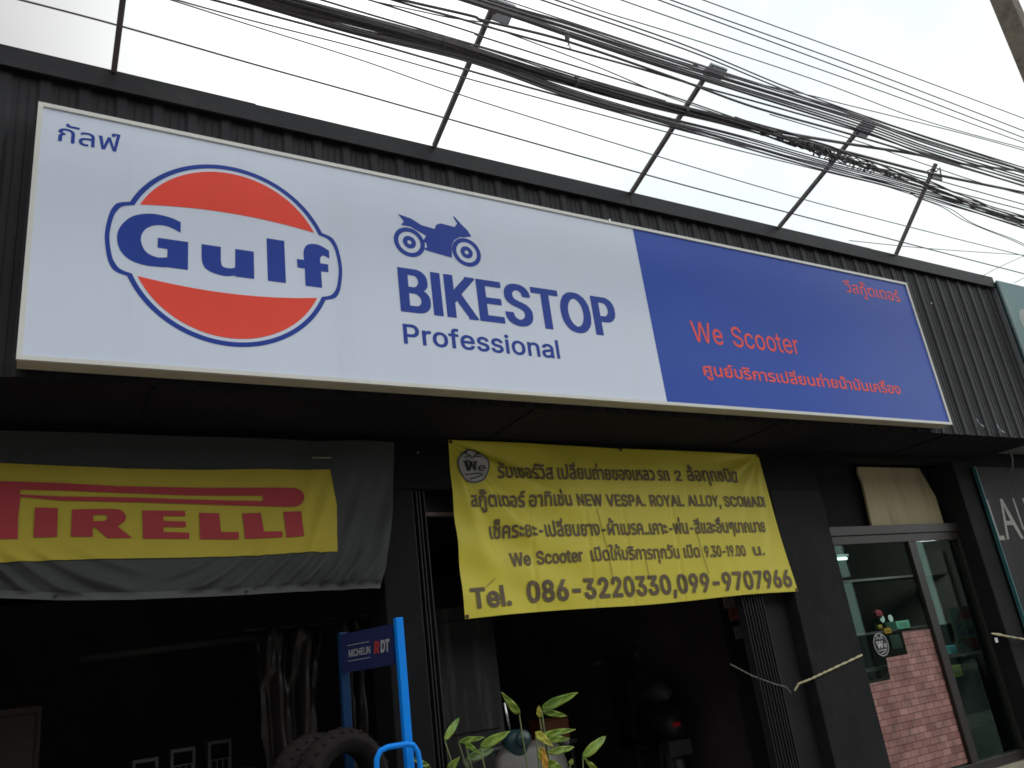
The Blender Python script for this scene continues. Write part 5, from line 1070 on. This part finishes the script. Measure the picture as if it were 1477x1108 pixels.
# ------------------------------------------------------------------ scooters
def scooter(loc, rz, label, apron_c, head_c, tail=False):
    o = thing('scooter', label, 'scooter', loc, 'scooters parked in the middle bay')
    M4 = Matrix.Translation(Vector(loc)) @ Matrix.Rotation(rz, 4, 'Z')
    def mk(b, name, M, par, smooth=True, bevel=0.0):
        b.v = [M4 @ v for v in b.v]; return b.build(name, M, par, smooth=smooth, bevel=bevel)
    am = mat('scooter paint %s' % (apron_c,), apron_c, .4, .12, 6, .05, 30, dirt=tuple(c * .5 for c in apron_c), dirt_amt=.5)
    hm = mat('scooter cowl %s' % (head_c,), head_c, .35, .1, 8)
    # local frame: the front faces -y
    b = MB(); V = []; F = []; nx, nz = 14, 14
    for j in range(nz + 1):
        v = j / nz; z = .42 + .725 * v
        hw = .125 + .095 * math.sin(math.pi * min(1, v * 1.05) * .55) ** 1.2
        if v > .86: hw *= math.sqrt(max(.18, 1 - ((v - .86) / .14) ** 2 * .66))
        for i in range(nx + 1):
            u = i / nx * 2 - 1
            V.append((u * hw, -.36 + .20 * v + .07 * u * u, z))
    for j in range(nz):
        for i in range(nx):
            a = j * (nx + 1) + i; F.append((a, a + 1, a + nx + 2, a + nx + 1))
    b.add(V, F); ap = mk(b, 'apron', am, o); s_ = ap.modifiers.new('thick', 'SOLIDIFY'); s_.thickness = .025; s_.offset = 1
    rimp = [V[j * (nx + 1)] for j in range(nz + 1)] + [V[nz * (nx + 1) + i] for i in range(nx + 1)] + [V[j * (nx + 1) + nx] for j in reversed(range(nz + 1))]
    mk(MB().tube([Vector(p) + Vector((0, .005, 0)) for p in rimp], .008, 6), 'apron_trim', steel_track, o)
    h = mk(MB().lathe([(0, .050), (.035, .048), (.060, .030), (.066, 0), (.060, -.055), (.045, -.085), (0, -.09)], (-.085, -.13, 1.165), 'Z', 18), 'headset', hm, o)
    mk(MB().lathe([(0, -.02), (.03, -.016), (.042, 0), (.042, .02)], (-.085, -.202, 1.17), 'Y', 16), 'headlight', mat('dusty headlight', (.02, .045, .05), .3), h)
    mk(MB().tube([(-.34, -.05, 1.10), (-.2, -.10, 1.14), (0, -.14, 1.14), (.2, -.10, 1.14), (.34, -.05, 1.10)], .013, 8), 'handlebar', steel_track, o)
    for s0 in (-1, 1):
        mk(MB().tube([(s0 * .24, -.09, 1.135), (s0 * .345, -.045, 1.10)], .019, 8), 'grip', rubber, o)
    for s0 in (-1,):
        mk(MB().tube([(s0 * .10, -.12, 1.21), (s0 * .115, -.12, 1.34)], .0065, 6), 'mirror_stem', mat('bright chrome', (.55, .55, .55), .25, .05, 10, metal=.9), o)
    # wheels, floor, seat, tail
    for wy in (-.52, .62):
        tw = [(.20 + .045 * math.cos(a), .045 * math.sin(a)) for a in [k * math.pi / 6 for k in range(13)]]
        w2 = mk(MB().lathe(tw, (0, wy, .24), 'X', 28), 'wheel', rubber, o)
        mk(MB().lathe([(.03, .035), (.155, .028), (.155, -.028), (.03, -.035), (.03, .035)], (0, wy, .24), 'X', 20), 'rim', lamp_grey, w2)
    mk(MB().tube([(0, -.50, .24), (0, -.34, .62), (0, -.16, 1.08)], [.03, .035, .03], 8), 'steering_column', am, o)
    fm = [(.07, -.22), (.085, -.10), (.09, 0), (.085, .1), (.07, .22)]
    mk(MB().tube([(0, -.74, .36), (0, -.66, .47), (0, -.52, .52), (0, -.38, .46)], [.03, .06, .07, .05], 10), 'mudguard', am, o)
    mk(MB().box(-.17, .17, -.33, .20, .36, .42), 'footboard', steel_track, o, False, .01)
    mk(MB().tube([(0, .12, .45), (0, .28, .58), (0, .55, .62), (0, .80, .58), (0, .90, .52)], [.10, .17, .18, .13, .05], 14), 'rear_body', am, o)
    mk(MB().tube([(0, .14, .76), (0, .22, .80), (0, .45, .815), (0, .65, .83), (0, .80, .81)], [.05, .11, .12, .10, .04], 12), 'seat', rubber, o)
    mk(MB().box(-.03, .03, .885, .92, .56, .60), 'tail_light', mat('red lens', (.85, .03, .05), .2), o, False, .008)
    mk(MB().box(-.09, .09, .90, .906, .36, .47), 'number_plate', mat('grimy plate', (.06, .06, .06), .6), o, False)
scooter((2.235, .52, .105), math.radians(12), 'grey fronted scooter with a dark teal headset, parked just behind the leafy plant', (.075, .066, .058), (.006, .030, .037))
lt = thing('lift_table', 'dark steel workshop lift table under the raised scooter in the middle bay', 'lift', (4.7, 2.9, .1))
MB().box(4.45, 4.95, 2.0, 3.8, .44, .473).build('deck', steel_track, lt)
for x in (4.5, 4.9):
    MB().bar((x, 2.1, .12), (x, 3.7, .42), .04, .05).build('scissor_arm', steel_track, lt); MB().bar((x, 3.7, .12), (x, 2.1, .42), .04, .05).build('scissor_arm', steel_track, lt)
MB().box(4.45, 4.95, 2.0, 3.8, .101, .119).build('base', steel_track, lt)
scooter((5.0 - .12, 2.83, .475), math.radians(158), 'dark scooter seen from behind, raised on a lift in the middle bay', (.035, .034, .036), (.05, .05, .055))
scooter((2.95, 2.35, .105), math.radians(28), 'orange trimmed scooter deep in the middle bay', (.22, .07, .02), (.03, .03, .03))
for x, y, h, lab in ((3.42, 2.05, 1.28, 'orange plastic box on a stool in the middle bay'),):
    o = thing('storage_box', lab, 'box', (x, y, 1.10))
    MB().box(x - .12, x + .12, y - .08, y + .08, 1.10, 1.24).build('body', mat('orange plastic', (.20, .06, .015), .5), o, bevel=.008)
    MB().box(x - .125, x + .125, y - .085, y + .085, 1.2405, 1.255).build('lid', mat('dark orange lid', (.18, .06, .02), .5), o, bevel=.004)
    s2 = thing('stool', 'dark steel stool under the orange box', 'stool', (x, y, .1))
    MB().box(x - .14, x + .14, y - .12, y + .12, 1.07, 1.098).build('seat', steel_track, s2)
    for i in (-1, 1):
        for j in (-1, 1): MB().bar((x + i * .12, y + j * .1, .1), (x + i * .11, y + j * .09, 1.069), .022, .022).build('leg', steel_track, s2)

# ------------------------------------------------------------------ goods behind the shop window
shop = [('shelf_unit', 'dark shelf unit standing behind the left window pane', 'shelf', None)]
sh = thing('shelf_unit', 'dark shelf unit standing behind the window pane', 'shelf', (7.1, 1.95, .12))
for z in (.55, 1.20, 1.515, 2.0): MB().box(6.0, 8.40, 1.85, 2.10, z, z + .02).build('board', dark_room, sh)
for x in (6.0, 8.38): MB().box(x, x + .02, 1.85, 2.10, .12, 2.25).build('upright', dark_room, sh)
def goods(name, lab, cat, u, v, y, w, h, col, lid=None):
    q = at(u, v, y); o = thing(name, lab, cat, tuple(q))
    MB().box(q.x - w / 2, q.x + w / 2, q.y, q.y + w * .6, q.z - h / 2, q.z + h / 2).build('carton', mat(name + lab[:9], col, .5, .15, 20), o, bevel=.004)
    MB().box(q.x - w * .3, q.x + w * .3, q.y - .002, q.y - .0005, q.z - h * .25, q.z + h * .2).build('label_patch', mat(name + 'p' + lab[:9], tuple(min(1, c * .6 + .04) for c in col), .5), o)
goods('carton', 'small orange carton behind the glass above the round sticker', 'box', 1281, 910, 1.84, .10, .050, (.75, .33, .03))
goods('carton', 'tiny yellow carton behind the glass left of the orange one', 'box', 1270, 904, 1.83, .055, .032, (.65, .45, .08))
goods('carton', 'pale green long box behind the glass beside the stepped brick film', 'box', 1303, 901, 1.84, .20, .075, (.25, .52, .40))
goods('carton', 'dim grey carton behind the glass right of the round sticker', 'box', 1293, 926, 1.70, .15, .12, (.07, .085, .075))
goods('carton', 'blue box behind the right window pane', 'box', 1374, 937, 1.5, .13, .075, (.12, .42, .50))
goods('carton', 'olive yellow box low behind the right window pane', 'box', 1380, 968, 1.5, .16, .10, (.35, .38, .06))
q = at(1265, 884, 1.84); rc = thing('rag', 'crumpled red rag behind the glass near the top of the goods', 'cloth', tuple(q))
MB().lathe([(0, .03), (.03, .022), (.045, .0), (.05, -.03), (.02, -.04), (0, -.04)], q, 'Z', 7).build('cloth', mat('red rag', (.30, .02, .04), .7, .3, 20), rc)
for u, v, lab in ((1273, 893, 'left one of two small white discs behind the glass'), (1285, 892, 'right one of two small white discs behind the glass')):
    q = at(u, v, 1.82); o = thing('disc', lab, 'disc', tuple(q), 'white discs behind the glass')
    MB().lathe([(0, 0), (.032, 0), (.034, .004), (.032, .008), (0, .008)], q, 'Y', 18).build('plate', mat('white disc', (.75, .78, .76), .4), o)
# round emblem poster behind the right pane
q = at(1400, 908, 1.6); ps = thing('emblem_poster', 'dim poster with a round emblem behind the right window pane', 'poster', tuple(q))
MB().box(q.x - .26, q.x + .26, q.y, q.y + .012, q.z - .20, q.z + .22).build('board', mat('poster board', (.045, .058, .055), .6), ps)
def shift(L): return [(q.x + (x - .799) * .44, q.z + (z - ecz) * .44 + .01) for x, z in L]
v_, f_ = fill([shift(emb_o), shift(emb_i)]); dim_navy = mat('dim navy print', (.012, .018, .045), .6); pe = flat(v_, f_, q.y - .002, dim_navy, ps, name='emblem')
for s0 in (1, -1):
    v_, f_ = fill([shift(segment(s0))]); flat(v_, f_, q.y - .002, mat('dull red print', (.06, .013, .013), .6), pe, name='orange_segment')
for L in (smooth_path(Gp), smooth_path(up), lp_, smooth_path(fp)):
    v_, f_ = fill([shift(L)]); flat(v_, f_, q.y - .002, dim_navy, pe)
MB().box(q.x - .28, q.x + .28, q.y - .05, q.y + .10, q.z - .225, q.z - .203).build('ledge', dark_room, ps)
# fluorescent tube seen through the glass
q = at(1214, 806, 2.0); fl = thing('tube_lamp', 'short glowing white tube lamp behind the top left of the window', 'lamp', tuple(q))
em = bpy.data.materials.new('lit tube'); em.use_nodes = True; em.node_tree.nodes['Principled BSDF'].inputs['Emission Color'].default_value = (1, 1, 1, 1); em.node_tree.nodes['Principled BSDF'].inputs['Emission Strength'].default_value = 1.2
ld = bpy.data.lights.new('tube_glow', 'POINT'); ld.energy = 16.0; ld.shadow_soft_size = .12; lo = bpy.data.objects.new('tube_glow', ld); C.objects.link(lo); lo.parent = fl; lo.location = (.25, -.75, .02)
MB().tube([q + Vector((-.06, 0, 0)), q + Vector((.07, 0, 0))], .014, 10).build('tube', em, fl, smooth=True)
MB().box(q.x - .08, q.x + .09, q.y - .02, q.y + .02, q.z + .016, q.z + .04).build('holder', lamp_grey, fl)
MB().tube([q + Vector((0, 0, .04)), (q.x, q.y, 2.945)], .003, 5).build('cord', rubber, fl)

# ------------------------------------------------------------------ yellow ropes tied round the pillars
rope_m = mat('yellow plastic rope', (.60, .54, .33), .6, .2, 40)
rope_g = mat('darker grey rope', (.17, .16, .14), .7, .2, 40)  # darker, greyer copy of the rope colour, for the middle rope
def rope(pts, label, r=.0065, M=rope_m):
    o = thing('rope', label, 'rope', tuple(pts[0]), 'yellow ropes tied to the pillars')
    for ph in (0, 3.14):                                            # two twisted plies
        P_ = []; out = []
        for i in range(len(pts) - 1):
            for j in range(10): out.append(Vector(pts[i]).lerp(Vector(pts[i + 1]), j / 10))
        out.append(Vector(pts[-1]))
        for i, p in enumerate(out): P_.append(p + Vector((0, r * .6 * math.sin(i * 1.3 + ph), r * .6 * math.cos(i * 1.3 + ph))))
        MB().tube(P_, r * .75, 6).build('ply', M, o, smooth=True)
yp = WY - .016
rope([at(1146, 996, .72), at(1152, 986, .71), at(1168, 980, yp), at(1200, 965, yp), at(1243, 945, yp), Vector((5.262, .74, at(1245, 944, yp).z))], 'yellow rope stretched across the front of the charcoal pillar')
rope([at(1053, 958, .74), at(1085, 975, .73), at(1118, 987, .72), at(1134, 991, .70), at(1141, 1000, .69)], 'darker grey rope strung slackly across the shutter guides, with a loose end', .0045, rope_g)
rope([Vector((7.06, .72, at(1417, 920, yp).z)), at(1430, 914, yp), at(1477, 922, .64), at(1540, 932, .64)], 'yellow rope round the right hand pillar towards the lettered board')
kn = thing('paper_tag', 'small white paper tag under the rope on the right hand pillar', 'tag', tuple(at(1437, 923, yp)))
q = at(1437, 923, yp); MB().box(q.x - .02, q.x + .02, q.y - .001, q.y + .001, q.z - .02, q.z + .016).build('paper', mat('white paper', (.7, .7, .7), .7), kn)

# ------------------------------------------------------------------ leafy plant on the pavement
leaf_m = bpy.data.materials.new('leaf green'); leaf_m.use_nodes = True
t = leaf_m.node_tree; p = t.nodes['Principled BSDF']; p.inputs['Roughness'].default_value = .45
oi = t.nodes.new('ShaderNodeTexCoord'); n1 = t.nodes.new('ShaderNodeTexNoise'); n1.inputs['Scale'].default_value = 9; n1.inputs['Detail'].default_value = 3
rr = t.nodes.new('ShaderNodeValToRGB'); rr.color_ramp.elements[0].position = .35; rr.color_ramp.elements[0].color = (.12, .22, .022, 1); rr.color_ramp.elements[1].position = .68; rr.color_ramp.elements[1].color = (.28, .38, .045, 1)
t.links.new(oi.outputs['Object'], n1.inputs['Vector']); t.links.new(n1.outputs['Fac'], rr.inputs['Fac']); t.links.new(rr.outputs[0], p.inputs['Base Color'])
p.inputs['Transmission Weight'].default_value = 0.0
p.inputs['Subsurface Weight'].default_value = 0.15; p.inputs['Subsurface Radius'].default_value = (.02, .03, .01)
leaf_y = mat('yellowing leaf', (.42, .40, .05), .5, .2, 12); leaf_o = mat('dry orange leaf', (.55, .28, .03), .6, .2, 14); leaf_d = mat('darker leaf', (.07, .13, .025), .45, .25, 9)
stem_m = mat('plant stem', (.13, .16, .05), .5, .2, 12)
pc = Vector((2.0, -.18, 0))
pl = thing('potted_plant', 'green broad leaved plant with a few yellow leaves, in front of the middle bay', 'plant', tuple(pc))
MB().lathe([(0, .005), (.15, .005), (.19, .30), (.205, .30), (.205, .335), (.18, .335), (.175, .29), (0, .29)], pc, 'Z', 28).build('pot', mat('terracotta', (.32, .14, .08), .8, .15, 5, .2, 40), pl, smooth=False)
def leaf(bu, bv, tu, tv, wpx, dy0, dy1, M=None, curl=.12, twist=0.0):
    y0 = pc.y + dy0; B_ = at(bu, bv, y0); T_ = at(tu, tv, pc.y + dy1)
    ax = T_ - B_; L = ax.length; ax.normalize()
    tocam = (CAM - B_).normalized()
    side = ax.cross(tocam).normalized(); nrm = side.cross(ax).normalized()
    side = (side * math.cos(twist) + nrm * math.sin(twist)).normalized(); nrm = side.cross(ax).normalized()
    hw = wpx * .5 * (B_ - CAM).length / FPX
    n = 18; b = MB(); V = []; F = []
    for i in range(n + 1):
        s = i / n
        wv = hw * (s ** .52 * (1 - s) ** .88) / .4745 if 0 < s < 1 else 0
        mid = B_ + ax * (L * s) - nrm * (curl * L * s * s) + nrm * .05 * L * math.sin(math.pi * s)
        for k_, j in enumerate((-1, -.5, 0, .5, 1)):
            V.append(mid + side * (wv * j) + nrm * (abs(j) * wv * .38 - (.06 * wv if j == 0 else 0)) + nrm * .004 * math.sin(s * 14 + j * 3))
    for i in range(n):
        for j in range(4):
            a = i * 5 + j; F.append((a, a + 1, a + 6, a + 5))
    o = b.add(V, F).build('leaf', M or leaf_m, pl, smooth=True)
    s_ = o.modifiers.new('thick', 'SOLIDIFY'); s_.thickness = .0012
    st_ = pc + Vector((random.uniform(-.10, .10), random.uniform(-.08, .08), .29))
    c1 = B_.lerp(st_, .45) + Vector((random.uniform(-.01, .01), 0, .02)); 
    P_ = []
    for i in range(11):
        t_ = i / 10; P_.append((1 - t_) ** 2 * B_ + 2 * t_ * (1 - t_) * Vector((B_.x * .75 + st_.x * .25, B_.y * .7 + st_.y * .3, B_.z * .55 + st_.z * .45)) + t_ * t_ * st_)
    MB().tube(P_, [.0028 + .0035 * i / 10 for i in range(11)], 6).build('stem', stem_m, pl, smooth=True)
leaf(748.8, 1030, 725, 1001, 12.5, .0, -.03)
leaf(781, 1022, 834, 999, 14.5, .0, -.10)
leaf(782, 1026, 818, 1033, 9.5, .03, -.02)
leaf(778.5, 1035, 777, 1018, 9, .02, .02, leaf_y, .02)
leaf(692.5, 1077.5, 736, 1055, 14.5, -.02, -.08)
leaf(661.5, 1070, 699, 1063.5, 9, .05, .0)
leaf(671, 1072, 691, 1086, 8, .03, -.05)
leaf(672, 1096, 716, 1079, 15, .06, .08, leaf_d)
leaf(641.4, 1068, 663.5, 1033, 11.5, .05, .07)
leaf(772.5, 1056, 796, 1075.5, 12, -.02, -.10, leaf_y)
leaf(783, 1060, 831.5, 1052, 10, .0, -.05)
leaf(789, 1067, 821.5, 1065.5, 10, -.02, -.08)
leaf(790, 1086, 831, 1077, 11, .04, .02)
leaf(788, 1114, 783, 1077, 10, -.06, -.05, leaf_o, .03)
leaf(780, 1098, 779, 1076, 10, .0, .0, leaf_y, .03)
leaf(840.5, 1092.5, 876, 1060, 14.5, -.04, -.06)
leaf(861, 1112, 843.5, 1095, 8, -.05, -.06)
leaf(788, 1099, 812, 1109, 12, -.04, -.09)
leaf(646, 1112, 662, 1093, 12, .02, -.02)
leaf(619, 1106, 592, 1093, 8, .0, -.04)
leaf(822, 1104, 826, 1094, 7, .0, .0)

# ------------------------------------------------------------------ far side of the street, seen mirrored in the shop window
for x0, x1, h, c, lab in ((-34, -12.2, 9.0, (.20, .19, .17), 'long buff shophouse across the street, far left of the row'), (-12, 7.8, 7.6, (.16, .165, .17), 'grey shophouse across the street, facing the sign'),
                          (8, 24.2, 5.6, (.12, .11, .10), 'brown shophouse across the street, left of the bright gap')):
    o = thing('shophouse', lab, 'building', ((x0 + x1) / 2, -14, 0), 'shophouses across the street')
    wm = mat('far wall %s' % (c,), c, .9, .15, .6, dirt=tuple(k * .5 for k in c), dirt_amt=.6)
    MB().box(x0, x1, -22, -14.0, -.02, h).build('wall', wm, o)
    MB().box(x0 - .05, x1 + .05, -22, -13.7, h + .002, h + .25).build('roof', roof_m, o)
    n = max(1, int((x1 - x0) / 3.6)); s0 = (x1 - x0) / n
    for i in range(n):
        a = x0 + s0 * (i + .5)
        MB().box(a - .9, a + .9, -14.03, -14.001, 3.5, 4.9).build('window', navy_p, o)
        MB().box(a - s0 * .42, a + s0 * .42, -14.04, -14.001, .1, 2.9).build('shutter', mat('far shutter', (.09, .09, .095), .6, .2, 3), o)
    MB().box(x0 + .1, x1 - .1, -13.999, -12.7, 3.15, 3.25).build('awning', mat('far awning', (.10, .11, .12), .7), o)
for x0, x1, h, lab in ((25.05, 29.1, 5.3, 'added narrow dark board fence across the street, leaving two gaps of mirrored sky'), (29.75, 48, 5.6, 'added long dark board fence across the street, darkening the window reflection')):
    o = thing('added_board_fence', lab, 'fence', ((x0 + x1) / 2, -14, 0), 'added board fences across the street')  # unseen fence, added so strips of sky mirror between its ends
    MB().box(x0, x1, -14.10, -14.02, .1, h).build('boards', mat('far boards', (.05, .055, .05), .8, .3, 1.5), o)
    for i in range(int((x1 - x0) / 1.7) + 1):
        MB().box(x0 + .1 + i * 1.7, x0 + .2 + i * 1.7, -14.24, -14.101, -.02, h - .1).build('post', steel_track, o)
